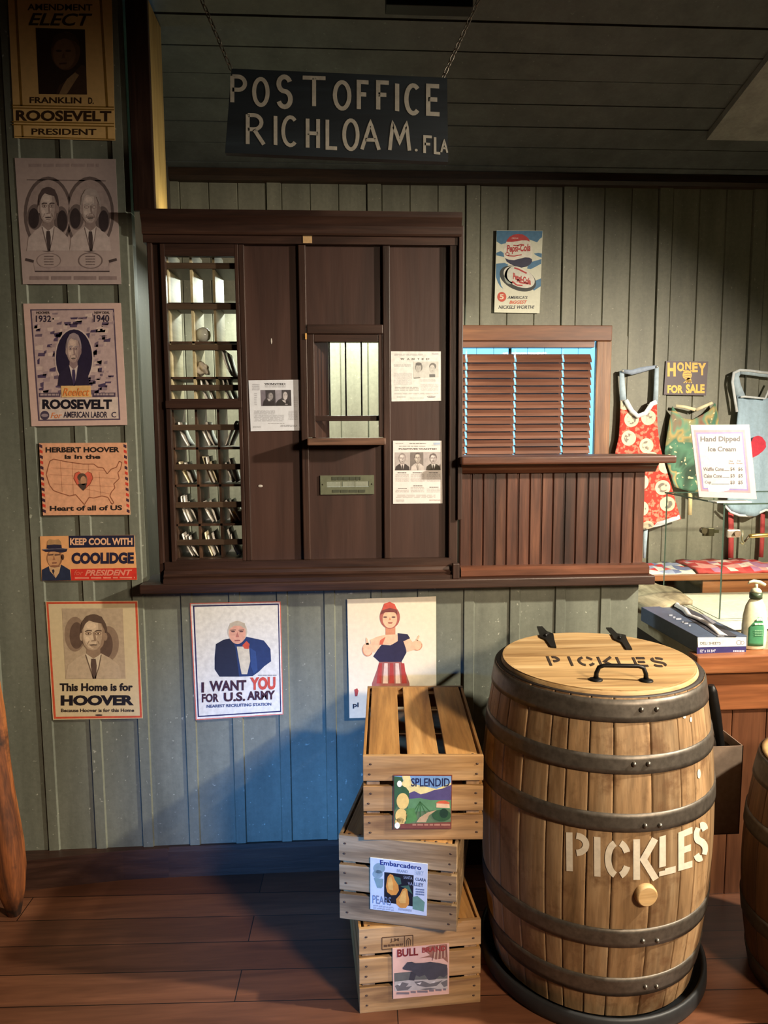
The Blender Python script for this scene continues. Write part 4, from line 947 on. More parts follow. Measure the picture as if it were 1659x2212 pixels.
# ================================================================== SNEEZE GUARD, MENU
gg = thing('sneeze_guard', 'clear glass sneeze guard standing on the shop counter', 'glass guard', (1.9, .3, CT))
GX, GY, GZ = 1.448, .105, 1.333
def pane(name, a, b):
    mb = MB().box(a, b, GLASS); dims = [b[i]-a[i] for i in range(3)]; thin = dims.index(min(dims))
    o = obj(name, mb, gg); o.data.materials.append(GEDGE)
    for p_ in o.data.polygons:
        if abs(p_.normal[thin]) < .5: p_.material_index = 1
    return o
pane('side_pane', (GX, GY, CT+.014), (GX+.006, .60, GZ-.0065))
pane('front_pane', (GX+.0065, GY, CT+.014), (2.6, GY+.006, GZ-.0065))
pane('top_pane', (GX-.004, GY-.004, GZ-.006), (2.6, .61, GZ))
def clip(px, py, sx):
    q = at_y(px, py, GY)
    s = MB(); s.box((q.x, GY-.012, q.z-.0155), (q.x+.052, GY-.001, q.z+.0155), plain((214, 204, 186), .3, .7), .006)
    s.tube([(q.x+.036, GY-.012, q.z), (q.x+.036, GY-.022, q.z)], .0125, plain((176, 152, 128), .35, .7), 20)
    s.box((q.x-.062, GY+.05, q.z-.018), (q.x-.018, GY+.062, q.z+.014), plain((70, 66, 44), .4, .6), .003); s.tube([(q.x-.060, GY+.045, q.z+.004), (q.x-.060, GY+.066, q.z+.004)], .012, plain((84, 78, 56), .4, .6), 14)
    s.box((q.x-.018, GY+.052, q.z-.006), (q.x+.0, GY+.058, q.z+.006), plain((70, 66, 44), .4, .6)); return obj('glass_clip', s, gg)
clip(1568, 1152, 1)
s = MB(); q0 = at_y(1618, 1158, GY+.03); q1 = at_y(1700, 1153, GY+.03); s.tube([q0, q0.lerp(q1, .06), q1], [.006, .0085, .0085], plain((196, 160, 96), .3, .8), 12)
obj('rail', s, gg)
s = MB(); a = at_y(1604, 1146, GY+.03); b = at_y(1603, 1168, GY+.03); s.tube([a, b, b+Vector((.008, 0, -.008)), b+Vector((.004, 0, -.014)), b+Vector((-.008, 0, -.006))], .0028, plain((170, 156, 122), .35, .7), 8); s.tube([q0, b+Vector((.01, 0, -.004))], .004, plain((84, 66, 50), .4, .6), 8)
obj('rail_hook', s, gg)

R4 = (1300, 760, 4.621)
tilt = math.radians(9); nm = Vector((-.05, -math.cos(tilt), math.sin(tilt))).normalized()
mp_ = at_y(1575, 1078, GY+.03); PM = Vector((mp_.x, GY+.03, GZ+.006))
me_, p = poster('menu_card', 'framed white ice cream price card leaning on top of the glass guard', [(885, 730), (1470, 726), (1545, 1470), (970, 1448)], PM, R4, (178, 160, 150), .003, 'price card', n=nm)
q = [(918, 782), (1428, 778), (1486, 1410), (990, 1392)]
p.frame(q, 26, (206, 106, 112), 0); p.poly([(940, 806), (1408, 802), (1462, 1386), (1006, 1372)], (104, 88, 140), 1); p.poly([(956, 820), (1394, 816), (1448, 1370), (1018, 1356)], (178, 164, 156), 2)
TXC = (32, 26, 34)
p.text('Hand Dipped', 985, 845, 1380, 912, TXC, 4, .03, -.01); p.text('Ice Cream', 1062, 945, 1340, 996, TXC, 4, .03, -.0)
p.text('One', 1268, 1082, 1308, 1098, TXC, 4, .02); p.text('Scoop', 1266, 1104, 1322, 1124, TXC, 4, .02); p.text('Two', 1350, 1080, 1390, 1096, TXC, 4, .02); p.text('Scoops', 1344, 1104, 1404, 1122, TXC, 4, .02)
for yv, a, x, s1, s2 in ((1172, 'Waffle Cone', 1012, '$4', '$6'), (1240, 'Cake Cone', 1018, '$3', '$5'), (1306, 'Cup', 1028, '$3', '$5')):
    x1 = {0: 1218, 1: 1200, 2: 1092}[[1172, 1240, 1306].index(yv)]
    p.text(a, x, yv-20, x1, yv+18, TXC, 4, .025); p.line([(x1+4, yv+14), (1274, yv+14)], 5, TXC, 4); p.text(s1, 1282, yv-20, 1326, yv+20, TXC, 4, .025); p.text(s2, 1360, yv-20, 1408, yv+20, TXC, 4, .025)
p.poly([(1055, 1335), (1300, 1326), (1262, 1384), (1160, 1402), (1066, 1394)], (226, 224, 220), 5)
p.done(me_)
obj('holder_base', MB().box((PM.x-.06, GY+.005, GZ+.0005), (PM.x+.075, GY+.075, GZ+.005), plain((216, 214, 206), .3)), me_)

# ================================================================== BACK BENCH, QUILTS
be = thing('back_bench', 'plain brown wooden bench against the back wall behind the counter', 'bench', (2.2, .85, 0))
obj('top', MB().box((1.30, .72, .905), (3.2, .985, .935), COUNT, .004), be)
obj('apron_board', MB().box((1.70, .735, .84), (3.2, .755, .9045), COUNT, .003), be)
for xx in (1.32, 1.80, 2.5): obj('leg', MB().box((xx, .76, 0), (xx+.06, .82, .904), COUNTZ, .003), be)
def quilt(name, label, x0, x1, y0, y1, h, cols, seed, rot=0):
    r = random.Random(seed); mb = MB(); nx, ny = 10, 6; rows = []
    for i in range(ny+1):
        rows.append([Vector((x0+(x1-x0)*j/nx+rot*i/ny, y0+(y1-y0)*i/ny, .9365+h*(.3+.7*math.sin(math.pi*min(.75, i/ny))**.6)+.004*math.sin(j*1.7+i*2.1))) for j in range(nx+1)])
    mb.sheet(rows, .012, plain(cols[0], .8), (0, 0, -1)); mats = [mb.m(plain(c_, .8)) for c_ in cols]
    for k in range(len(mb.mi)):
        i, j = divmod(k//2, nx)
        if k < 2*nx*ny: mb.mi[k] = mats[(i+2*j+(i*j) % 3+seed) % len(cols)] if r.random() < .8 else mats[r.randrange(len(cols))]
    return tag(obj(name, mb), label, 'quilt', None)
quilt('patchwork_quilt', 'blue red and white patchwork quilt folded at the left end of the back bench', 1.335, 1.66, .725, .96, .016, [(204, 204, 198), (110, 118, 156), (196, 62, 60), (222, 216, 200), (150, 156, 186)], 2)
quilt('patchwork_quilt', 'red and pink patchwork quilt folded on the back bench right of the blue one', 1.675, 2.06, .725, .97, .026, [(206, 74, 70), (222, 150, 140), (190, 56, 60), (232, 206, 190), (176, 120, 150)], 5)
tag(obj('table_runner', MB().box((2.07, .74, .936), (2.35, .95, .944), plain((214, 146, 116), .8), .003)), 'plain salmon cloth lying on the back bench beside the red quilt', 'cloth')

# ================================================================== APRONS on the back wall
def rs(pts, n):
    d = [0]
    for a, b in zip(pts, pts[1:]): d.append(d[-1]+math.dist(a, b))
    out = []; j = 0
    for i in range(n):
        t = d[-1]*i/(n-1)
        while j < len(d)-2 and d[j+1] < t: j += 1
        f = (t-d[j])/(d[j+1]-d[j]+1e-9); out.append((pts[j][0]+(pts[j+1][0]-pts[j][0])*f, pts[j][1]+(pts[j+1][1]-pts[j][1])*f))
    return out
def cloth(top, right, bottom, left, Y, mat, wave=.012, nu=22, nv=26, freq=4.0, crop=R4, th=.003):
    """a Coons patch between four edge lines, hung with folds in front of the wall"""
    t, b, l, r = rs(top, nu), rs(bottom, nu), rs(left, nv), rs(right, nv); rows = []
    for i in range(nv):
        v = i/(nv-1); row = []
        for j in range(nu):
            u = j/(nu-1); x = []
            for k in (0, 1):
                x.append((1-v)*t[j][k]+v*b[j][k]+(1-u)*l[i][k]+u*r[i][k]-((1-u)*(1-v)*t[0][k]+u*(1-v)*t[-1][k]+(1-u)*v*b[0][k]+u*v*b[-1][k]))
            q = at_y(crop[0]+x[0]/crop[2], crop[1]+x[1]/crop[2], Y)
            q.y -= wave*(.25+.75*v)*(1+math.sin(2*math.pi*freq*u*.5+1.3*v+.6))*.5+.018*math.sin(math.pi*u)*v; row.append(q)
        rows.append(row)
    return MB().sheet(rows, th, mat, (0, 1, 0))
def dotted(name, basec, dot, core, scale, fleck):
    m, nt, b = base(name, .8)
    v = coords(nt, (1, .15, 1)); vo = N(nt, 'ShaderNodeTexVoronoi', voronoi_dimensions='2D'); v2 = coords(nt, (1, 1, 1), 0, (math.pi/2, 0, 0)); vo.inputs['Scale'].default_value = scale; vo.inputs['Randomness'].default_value = .55; nt.links.new(v2, vo.inputs['Vector'])
    f = noise(nt, v, 52, 2, .5); col = ramp(nt, f, [(.50, lin(basec)), (.60, lin(fleck))])
    col = mixc(nt, ramp(nt, vo.outputs['Distance'], [(.34, (1, 1, 1, 1)), (.355, (0, 0, 0, 1))]), col, lin(dot))
    nn = ramp(nt, noise(nt, v, 45, 3), [(.46, (0, 0, 0, 1)), (.54, (1, 1, 1, 1))]); inner = ramp(nt, vo.outputs['Distance'], [(.2, (1, 1, 1, 1)), (.24, (0, 0, 0, 1))])
    col = mixc(nt, mixc(nt, 1.0, nn, inner, 'MULTIPLY'), col, lin(core)); nt.links.new(col, b.inputs['Base Color']); return m
WHITE = plain((216, 220, 222), .75); PALE = plain((176, 194, 206), .75)
def rib_(pts, w_, Y, mat, crop=R4, th=.002, lift=0.0):
    rows = []
    for i, (x, yv) in enumerate(pts):
        a = pts[max(0, i-1)]; b = pts[min(len(pts)-1, i+1)]; d = Vector((b[0]-a[0], b[1]-a[1])).normalized(); nx_, ny_ = -d.y, d.x
        ww = w_[i] if isinstance(w_, list) else w_
        P0 = at_y(crop[0]+(x+nx_*ww/2)/crop[2], crop[1]+(yv+ny_*ww/2)/crop[2], Y-lift*math.sin(math.pi*i/max(1, len(pts)-1))); P1 = at_y(crop[0]+(x-nx_*ww/2)/crop[2], crop[1]+(yv-ny_*ww/2)/crop[2], Y-lift*math.sin(math.pi*i/max(1, len(pts)-1)))
        rows.append([P0, P0.lerp(P1, .5)+Vector((0, -.003, 0)), P1])
    return MB().sheet(rows, th, mat, (0, 1, 0))
q = at_y(1385, 800, .99)
a1 = thing('apron', 'red apron with cream dots and grey straps hanging on the back wall', 'apron', q)
REDA = dotted('red_dotted_cotton', (196, 54, 40), (222, 206, 176), (130, 120, 110), 9.5, (226, 130, 104))
obj('body', cloth([(185, 480), (246, 482), (300, 590), (360, 640), (430, 610), (500, 510), (546, 500)], [(546, 500), (550, 760), (575, 950), (620, 1130), (680, 1330), (740, 1560), (776, 1665)],
    [(110, 1770), (300, 1780), (430, 1760), (520, 1735), (650, 1700), (776, 1665)], [(185, 480), (176, 700), (165, 850), (128, 1000), (110, 1250), (110, 1770)], .965, REDA, .02), a1)
obj('hem', cloth([(400, 1725), (500, 1715), (620, 1680), (774, 1625)], [(774, 1625), (778, 1668)], [(400, 1768), (520, 1745), (650, 1705), (778, 1668)], [(400, 1725), (400, 1768)], .945, WHITE, .006, 10, 3), a1)
obj('bib_trim', rib_([(240, 480), (300, 590), (362, 642), (440, 612), (500, 520), (548, 498)], 46, .95, WHITE), a1)
obj('strap', rib_([(214, 490), (205, 340), (200, 190)], [66, 54, 44], .965, PALE), a1); obj('strap', rib_([(538, 500), (545, 320), (550, 150)], [50, 44, 40], .965, PALE), a1)
obj('neck_band', rib_([(200, 192), (300, 205), (390, 180), (480, 160), (556, 146)], [34, 50, 52, 40, 28], .96, plain((150, 162, 180), .75)), a1)
obj('tie', rib_([(440, 1750), (435, 1850), (425, 2060)], [44, 40, 24], .955, PALE), a1)
q = at_y(205, 190, .98)
for x, yv in ((206, 192), (545, 148)):
    q = at_y(R4[0]+x/R4[2], R4[1]+yv/R4[2], .96)
    tag(obj('wall_hook', MB().ball((q.x, .955, q.z), (.006, .006, .006), plain((210, 206, 196), .3, .7), 10).tube([(q.x, .955, q.z), (q.x, .995, q.z)], .003, plain((170, 166, 156), .3, .7), 8)),
        'small metal wall hook at the %s end of the red apron neck band' % ('left' if x < 300 else 'right'), 'hook')
def bands(name):
    m, nt, b = base(name, .8); v = coords(nt, (1, .1, 1), 0, (0, .5, 0)); f = noise(nt, v, 7, 2, .4, .8)
    col = ramp(nt, f, [(.34, lin((52, 74, 58))), (.42, lin((86, 132, 104))), (.5, lin((70, 112, 90))), (.55, lin((176, 150, 92))), (.60, lin((104, 146, 118))), (.68, lin((150, 70, 56)))])
    fl = ramp(nt, noise(nt, coords(nt, (1, .1, 1)), 48, 1, .4), [(.66, (0, 0, 0, 1)), (.70, (1, 1, 1, 1))]); col = mixc(nt, fl, col, lin((222, 206, 160))); nt.links.new(col, b.inputs['Base Color']); return m
a2 = thing('apron', 'green patterned apron with cream neck straps hanging behind the price card', 'apron', at_y(1500, 880, .99))
obj('body', cloth([(700, 545), (745, 600), (800, 660), (900, 680), (980, 640), (1060, 590), (1130, 510)], [(1130, 510), (1160, 620), (1175, 800), (1180, 1100), (1180, 1390)],
    [(700, 1345), (820, 1380), (930, 1405), (1060, 1400), (1180, 1390)], [(700, 545), (660, 720), (630, 880), (608, 1010), (645, 1160), (700, 1345)], .965, bands('green_patterned_cotton'), .03, freq=3), a2)
obj('strap', rib_([(738, 540), (830, 550), (935, 578)], [30, 30, 34], .955, plain((222, 208, 170), .7)), a2); obj('strap', rib_([(940, 580), (1020, 545), (1105, 508)], [34, 30, 26], .955, plain((222, 208, 170), .7)), a2)
obj('tie', rib_([(885, 1390), (884, 1500), (880, 1630)], 38, .958, plain((220, 200, 150), .7)), a2)
a3 = thing('apron', 'light blue apron with white trim and a red heart at the right edge', 'apron', at_y(1640, 800, .99))
DEN = wall_mat('light_blue_cotton', (166, 190, 208), (196, 204, 212), .8)
obj('body', cloth([(1345, 440), (1440, 445), (1540, 455), (1640, 462), (1740, 455)], [(1740, 455), (1800, 800), (1880, 1100), (1900, 1560)],
    [(1225, 1530), (1290, 1590), (1370, 1625), (1480, 1632), (1560, 1605), (1640, 1570), (1760, 1590), (1900, 1560)], [(1345, 440), (1350, 600), (1330, 760), (1290, 900), (1240, 1200), (1225, 1530)], .965, DEN, .03, freq=5), a3)
obj('hem', rib_([(1230, 1535), (1290, 1600), (1370, 1632), (1480, 1640), (1560, 1614), (1640, 1578), (1760, 1598), (1900, 1568)], 24, .935, WHITE), a3)
obj('strap', rib_([(1390, 448), (1350, 330), (1342, 240), (1380, 190)], [86, 74, 60, 40], .962, PALE), a3)
obj('strap_trim', rib_([(1350, 600), (1322, 420), (1305, 300), (1318, 210), (1380, 182), (1480, 188), (1580, 202), (1700, 214)], 26, .955, WHITE), a3)
obj('neck_band', rib_([(1385, 200), (1480, 210), (1580, 224), (1720, 238)], 46, .960, PALE), a3)
obj('bib_trim', rib_([(1385, 450), (1430, 446), (1540, 458), (1632, 466), (1670, 380), (1710, 300)], 20, .945, WHITE), a3)
hp = [(1500, 1060), (1490, 900), (1515, 850), (1560, 836), (1600, 850), (1636, 900), (1640, 950), (1610, 990), (1560, 1030)]
obj('heart', MB().add([at_y(R4[0]+x/R4[2], R4[1]+yv/R4[2], .925) for x, yv in hp]+[at_y(R4[0]+x/R4[2], R4[1]+yv/R4[2], .945) for x, yv in hp], [list(range(9)), list(range(17, 8, -1))]+[(i, (i+1) % 9, 9+(i+1) % 9, 9+i) for i in range(9)], plain((196, 40, 62), .7)), a3)
RT_ = plain((176, 66, 66), .75)
obj('tie', rib_([(1288, 1600), (1292, 1750), (1292, 1900), (1288, 2060)], 52, .968, RT_), a3); obj('tie', rib_([(1608, 1580), (1606, 1700), (1600, 1900), (1590, 2050)], 44, .968, RT_), a3)

# ================================================================== SIGNS
ho, p = poster('honey_sign', 'dark purple tin honey sign with yellow lettering above the aprons', [(640, 92), (1062, 96), (1040, 436), (618, 428)], (0, .985, 0), R4, (74, 56, 62), .004, 'sign')
YEL = (232, 178, 62)
for ch, x0, x1, ya, yb in (('H', 655, 738, 108, 246), ('O', 752, 820, 104, 196), ('N', 832, 890, 102, 178), ('E', 902, 958, 108, 204), ('Y', 960, 1042, 112, 234)): p.text(ch, x0, ya, x1, yb, YEL, 3, .05)
p.text('FOR', 655, 332, 812, 414, YEL, 3, .05, .0); p.text('SALE', 838, 322, 1026, 414, YEL, 3, .05)
p.ell(852, 232, 46, 48, YEL, 2); p.ell(868, 282, 26, 22, YEL, 2)
for a in (-30, -12, 10, 30): p.line([(862+a*.5, 284), (858+a*1.4, 312)], 8, YEL, 2)
for yv in (215, 238, 260): p.line([(815, yv+6), (860, yv-4), (892, yv+4)], 6, (120, 88, 50), 3)
p.poly([(820, 200), (800, 176), (840, 186)], YEL, 2); p.poly([(885, 205), (905, 186), (880, 184)], YEL, 2); p.done(ho)
cp = (1060, 490, 11.06)
pe, p = poster('soda_sign', 'tall blue and white soda sign with two bottle caps above the window', [(140, 82), (1245, 95), (1165, 2065), (85, 2045)], (0, .985, 0), cp, (214, 212, 190), .004, 'sign')
SKY = (74, 118, 150); RED = (178, 52, 50)
p.poly([(140, 90), (1240, 100), (1225, 250), (1170, 290), (1110, 370), (1000, 330), (900, 300), (600, 340), (320, 400), (250, 420), (140, 350)], SKY, 0)
p.poly([(132, 620), (240, 580), (330, 640), (320, 720), (220, 700), (134, 680)], SKY, 0); p.poly([(1030, 640), (1140, 620), (1222, 640), (1215, 740), (1100, 690)], SKY, 0)
p.poly([(130, 880), (330, 860), (420, 900), (360, 1000), (240, 1060), (220, 1250), (250, 1400), (300, 1480), (240, 1440), (170, 1330), (125, 1200)], SKY, 0)
p.poly([(900, 860), (1000, 830), (1212, 770), (1205, 880), (1060, 960), (960, 1010), (870, 1000)], SKY, 0); p.poly([(1060, 1290), (1205, 1230), (1195, 1420), (1040, 1520), (1000, 1500)], SKY, 0)
p.ell(655, 590, 350, 390, (222, 214, 198), 1)
p.poly([(372, 350), (400, 300), (450, 240), (540, 190), (650, 168), (760, 180), (850, 230), (910, 290), (935, 350), (860, 325), (740, 325), (620, 345), (500, 360), (410, 358)], RED, 2)
p.poly([(340, 745), (430, 785), (560, 795), (700, 760), (820, 730), (920, 735), (985, 770), (990, 830), (940, 900), (860, 950), (740, 975), (600, 950), (470, 890), (380, 830)], (40, 38, 66), 2)
p.text('DRINK', 505, 255, 665, 290, (222, 190, 180), 3, .01); p.text('Pepsi-Cola', 380, 430, 950, 660, RED, 3, .035, -.05, .18)
p.line([(540, 440), (640, 445), (740, 420)], 26, RED, 3); p.line([(400, 690), (560, 700), (740, 665)], 24, RED, 3); p.ring(400, 650, 50, 44, 18, RED, 3)
cpts = lambda cx, cy, rx, ry, a: [(cx+x*math.cos(a)-yv*math.sin(a), cy+x*math.sin(a)+yv*math.cos(a)) for x, yv in arc(0, 0, rx, ry, 0, 354, 40)]
p.poly(cpts(650, 1235, 460, 272, .42), (44, 46, 42), 3); p.poly(cpts(680, 1200, 395, 226, .42), (216, 210, 196), 4); p.poly(cpts(480, 1160, 150, 210, .2), (150, 156, 146), 4); p.poly(cpts(540, 1130, 150, 190, .2), (206, 204, 190), 5)
p.text('Pepsi-Cola', 530, 1090, 960, 1290, RED, 6, .05, .34, .1); p.line([(560, 980), (660, 1010), (860, 1110)], 36, RED, 6); p.line([(510, 1300), (620, 1390), (760, 1400)], 34, RED, 6); p.line([(640, 1250), (700, 1330), (900, 1360)], 40, RED, 6)
p.ell(265, 1672, 108, 118, (196, 74, 52), 2); p.text('5', 215, 1610, 312, 1732, (226, 206, 180), 3, .03)
p.text("AMERICA'S", 400, 1645, 885, 1722, (62, 62, 64), 3, .02, .01, .3); p.text('BIGGEST', 445, 1762, 870, 1840, (206, 92, 56), 3, .03, -.01, .3); p.text('NICKELS WORTH!', 185, 1875, 1045, 1960, (62, 62, 64), 3, .02, .0, .3); p.done(pe)

# hanging post office sign
SY = -.60
si = thing('hanging_sign', 'dark hand painted post office sign hanging on two chains from the ceiling', 'sign', at_y(728, 260, SY))
SB = wood('sign_board', (22, 30, 36), (32, 42, 50), (44, 56, 64), 'x', 4, .5, .1, grain=.2)
f4 = [at_y(500, 148, SY), at_y(966, 168, SY), at_y(968, 350, SY), at_y(486, 330, SY)]; b4 = [v+Vector((0, .022, 0)) for v in f4]
obj('board', MB().add(f4+b4, [(0, 1, 2, 3), (7, 6, 5, 4), (0, 4, 5, 1), (1, 5, 6, 2), (2, 6, 7, 3), (3, 7, 4, 0)], SB), si)
PW = plain((176, 172, 160), .6, 0, .15); cs = (420, 0, 2.592); mb = MB()
def letter(ch, q, w_):
    k = stencil(ch, [(cs[0]+x/cs[2], cs[1]+yv/cs[2]) for x, yv in q], [(0, 1)], w_, lambda x, yv: at_y(x, yv, SY-.0012), PW, STROKE); mb.add(k.v, k.f, PW)
for ch, x0, y0, x1, y1 in (('P', 205, 424, 292, 572), ('O', 330, 440, 414, 586), ('S', 462, 428, 546, 596), ('T', 606, 434, 734, 592), ('O', 782, 458, 872, 606), ('F', 914, 458, 978, 610), ('F', 1022, 460, 1092, 612), ('I', 1120, 466, 1150, 620), ('C', 1180, 476, 1262, 632), ('E', 1302, 480, 1374, 636)):
    letter(ch, [(x0, y0), (x1, y0+4), (x1, y1+4), (x0, y1)], .155 if ch != 'T' else .14)
for ch, x0, y0, x1, y1 in (('R', 290, 640, 394, 806), ('I', 442, 648, 466, 810), ('C', 490, 654, 576, 812), ('H', 628, 664, 698, 826), ('L', 738, 670, 802, 828), ('O', 834, 672, 918, 834), ('A', 938, 684, 1034, 836), ('M', 1094, 690, 1204, 840), ('.', 1222, 790, 1262, 842), ('F', 1284, 764, 1332, 856), ('L', 1344, 768, 1378, 856), ('A', 1382, 786, 1416, 852)):
    letter(ch, [(x0, y0), (x1, y0+3), (x1, y1+3), (x0, y1)], .13 if y0 < 760 else .16)
obj('lettering', mb, si, flip=False)
def chain(label, p0, p1):
    a = at_y(*p0, SY+.011); d = (at_y(*p1, SY+.011)-a).normalized(); t = (ZC(a.y)-a.z)/d.z; L = t; n_ = int(L/.0165); mb = MB(); m_ = plain((150, 142, 130), .35, .8)
    s1 = d.orthogonal().normalized(); s2 = d.cross(s1)
    for i in range(n_):
        c0 = a+d*(L*(i+.5)/n_); e = s1 if i % 2 else s2
        mb.tube([c0+d*.0105*math.cos(u)+e*.005*math.sin(u) for u in [2*math.pi*k/10 for k in range(11)]], .0016, m_, 5, cap=False)
    return tag(obj('sign_chain', mb), label, 'chain')
chain('thin metal chain at the left end of the hanging post office sign', (500, 152), (440, 10)); chain('thin metal chain at the right end of the hanging post office sign', (955, 172), (1029, 10))

# ================================================================== POSTERS on the left wall, from the top
PY = (0, -.0085, 0)
C1, C2, C3 = (0, 0, 3.456), (0, 620, 3.456), (0, 1260, 3.456)
INK = (40, 32, 30)
o, p = poster('campaign_poster', 'yellowed gold campaign poster with a dark portrait, topmost in the left column', [(55, -110), (832, -110), (860, 1050), (108, 1030)], PY, C1, (226, 186, 122))
GO = (140, 104, 40)
p.line([(112, -100), (160, 790)], 18, GO, 1); p.line([(745, -100), (800, 800)], 18, GO, 1)
for yv in (792, 812, 915, 936): p.line([(90, yv-6), (852, yv+8)], 9, GO, 1)
p.line([(165, 935), (170, 1025)], 14, GO, 1); p.line([(796, 945), (800, 1035)], 14, GO, 1); p.line([(110, 1018), (856, 1040)], 8, GO, 1)
p.poly([(266, 208), (634, 220), (650, 706), (290, 702)], (52, 36, 28), 1)
p.poly([(420, 704), (440, 640), (520, 580), (610, 480), (640, 500), (650, 704)], (72, 52, 38), 2); p.poly([(440, 704), (470, 640), (500, 590), (560, 540), (590, 560), (500, 700)], (150, 120, 86), 3)
p.ell(490, 380, 108, 145, (92, 66, 46), 2); p.ell(480, 400, 84, 116, (116, 86, 60), 3); p.poly([(388, 360), (400, 270), (470, 235), (560, 260), (596, 350), (560, 310), (480, 285), (420, 310)], (70, 50, 36), 4)
for e in (440, 510): p.ell(e, 380, 22, 9, (66, 46, 34), 4)
p.poly([(440, 470), (500, 466), (495, 478), (445, 482)], (70, 46, 36), 4); p.poly([(472, 390), (488, 432), (460, 436)], (90, 64, 46), 4)
for t, x0, ya, x1, yb in (('AMENDMENT', 205, 28, 690, 76), ('FRANKLIN', 222, 724, 608, 770), ('D.', 660, 728, 700, 776), ('ROOSEVELT', 120, 822, 832, 902), ('PRESIDENT', 236, 958, 720, 1006)): p.text(t, x0, ya, x1, yb, (62, 42, 22), 3, .035 if 'OOS' in t else .02, .008)
p.text('ELECT', 212, 96, 690, 190, (62, 42, 22), 3, .02, .01, .3); p.done(o)

o, p = poster('portrait_poster', 'pale mauve poster with two oval portraits of men in suits', [(110, 1180), (862, 1188), (905, 2122), (172, 2122)], PY, C1, (176, 158, 154))
G1, G2, G3 = (124, 108, 106), (74, 62, 62), (196, 180, 174)
p.fine(210, 1222, 740, 1262, 1, (160, 142, 140), 1, 3, .6); p.line([(200, 1342), (500, 1346), (790, 1350)], 8, G1, 1)
for cx, tr in ((352, -1), (662, 1)):
    p.ell(cx+8, 1600, 182, 282, (104, 90, 88), 1); p.ell(cx+8, 1600, 160, 258, (166, 148, 144), 2)
    p.ell(cx-92, 1620, 58, 96, (112, 98, 96), 3); p.ell(cx-100, 1630, 40, 76, (58, 48, 50), 4); p.ell(cx+104, 1640, 54, 100, (112, 98, 96), 3); p.ell(cx+112, 1650, 38, 80, (58, 48, 50), 4)
p.bust(200, 1380, 520, 1872, G3, (146, 128, 124), (84, 70, 70), (188, 172, 168), (206, 192, 188), G2, 4, coat_lines=G1); p.bust(520, 1390, 830, 1872, G3, (146, 128, 124), (172, 158, 154), (188, 172, 168), (206, 192, 188), G2, 4, mous=True, coat_lines=G1)
p.poly([(190, 1935), (250, 1940), (258, 1990), (810, 1985), (820, 1945), (872, 1935), (862, 1960), (826, 1970), (820, 2026), (262, 2030), (252, 1965), (196, 1950)], (168, 150, 148), 2)
for a in ([(190, 1936), (252, 1952)], [(815, 1952), (872, 1936)]): p.line(a, 20, G2, 3)
p.ring(676, 1945, 92, 62, 8, G1, 3); p.ring(366, 1945, 92, 58, 6, (150, 132, 130), 3)
for x in (330, 640): p.fine(x, 1910, x+70, 1990, 4, G1, 3, x, .4)
p.line([(262, 2026), (818, 2026)], 9, G2, 3); p.fine(205, 2062, 872, 2092, 1, (140, 122, 120), 2, 5, .9); p.done(o)

o, p = poster('labor_poster', 'pink and violet election poster with an oval portrait and large black lettering', [(174, 124), (902, 120), (950, 1030), (236, 1040)], PY, C2, (206, 176, 166))
V1, V2, V3 = (74, 62, 92), (134, 116, 126), (192, 168, 164)
p.poly([(225, 166), (852, 162), (898, 992), (286, 1000)], (90, 74, 92), 0); p.poly([(236, 176), (842, 172), (886, 982), (296, 990)], (186, 162, 160), 1)
rg = random.Random(21)
for _ in range(150):
    x = rg.uniform(245, 840); yv = rg.uniform(190, 800); ww, hh_ = rg.uniform(14, 70), rg.uniform(8, 34); x += (yv-170)*.06
    if x+ww > 858: continue
    k = rg.choice([(110, 92, 108), (86, 70, 96), (146, 126, 134), (206, 184, 176), (164, 142, 146), (74, 60, 88)])
    p.poly([(x, yv), (x+ww, yv-rg.uniform(0, 16)), (x+ww*.9, yv+hh_), (x+rg.uniform(-6, 6), yv+hh_)], k, 2)
p.poly([(300, 830), (880, 822), (886, 982), (296, 990)], (208, 190, 180), 3)
for x0, x1 in ((290, 450), (690, 862)): p.poly([(x0, 792), (x1, 788), (x1, 820), (x0, 822)], (78, 64, 84), 3)
p.fine(300, 796, 440, 814, 1, (170, 150, 150), 4, 3, .8); p.fine(700, 794, 850, 812, 1, (170, 150, 150), 4, 4, .8)
p.poly([(252, 196), (390, 194), (392, 268), (256, 270)], (190, 166, 162), 3); p.poly([(694, 190), (838, 188), (840, 262), (698, 264)], (190, 166, 162), 3)
p.ell(553, 530, 146, 224, (202, 182, 176), 4); p.ell(553, 530, 136, 214, (40, 32, 56), 5)
p.bust(430, 330, 668, 738, (196, 172, 160), (146, 122, 122), (150, 134, 138), (44, 36, 58), (206, 190, 184), (64, 52, 84), 6, coat_lines=(60, 50, 74))
p.poly([(455, 738), (676, 735), (682, 822), (460, 824)], (222, 180, 120), 7); p.text('Reelect', 470, 755, 668, 812, (222, 128, 62), 13, .01, 0, .3)
p.text('HOOVER', 272, 182, 372, 202, INK, 6, .02); p.text('1932', 268, 212, 382, 262, (50, 40, 60), 6, .02); p.text('NEW DEAL', 706, 182, 820, 200, INK, 6, .02); p.text('1940', 700, 208, 816, 262, (50, 40, 60), 6, .02)
p.text('ROOSEVELT', 316, 838, 836, 912, (26, 22, 34), 6, .05, -.0); p.text('For', 378, 938, 462, 980, (214, 120, 60), 6, .01, 0, .3); p.text('AMERICAN LABOR', 474, 930, 802, 976, (50, 44, 62), 6, .025); p.text('C', 832, 932, 868, 974, (70, 60, 80), 6, .02)
p.ell(334, 958, 34, 34, (74, 64, 82), 4); p.ell(334, 958, 26, 12, (150, 134, 140), 5); p.done(o)

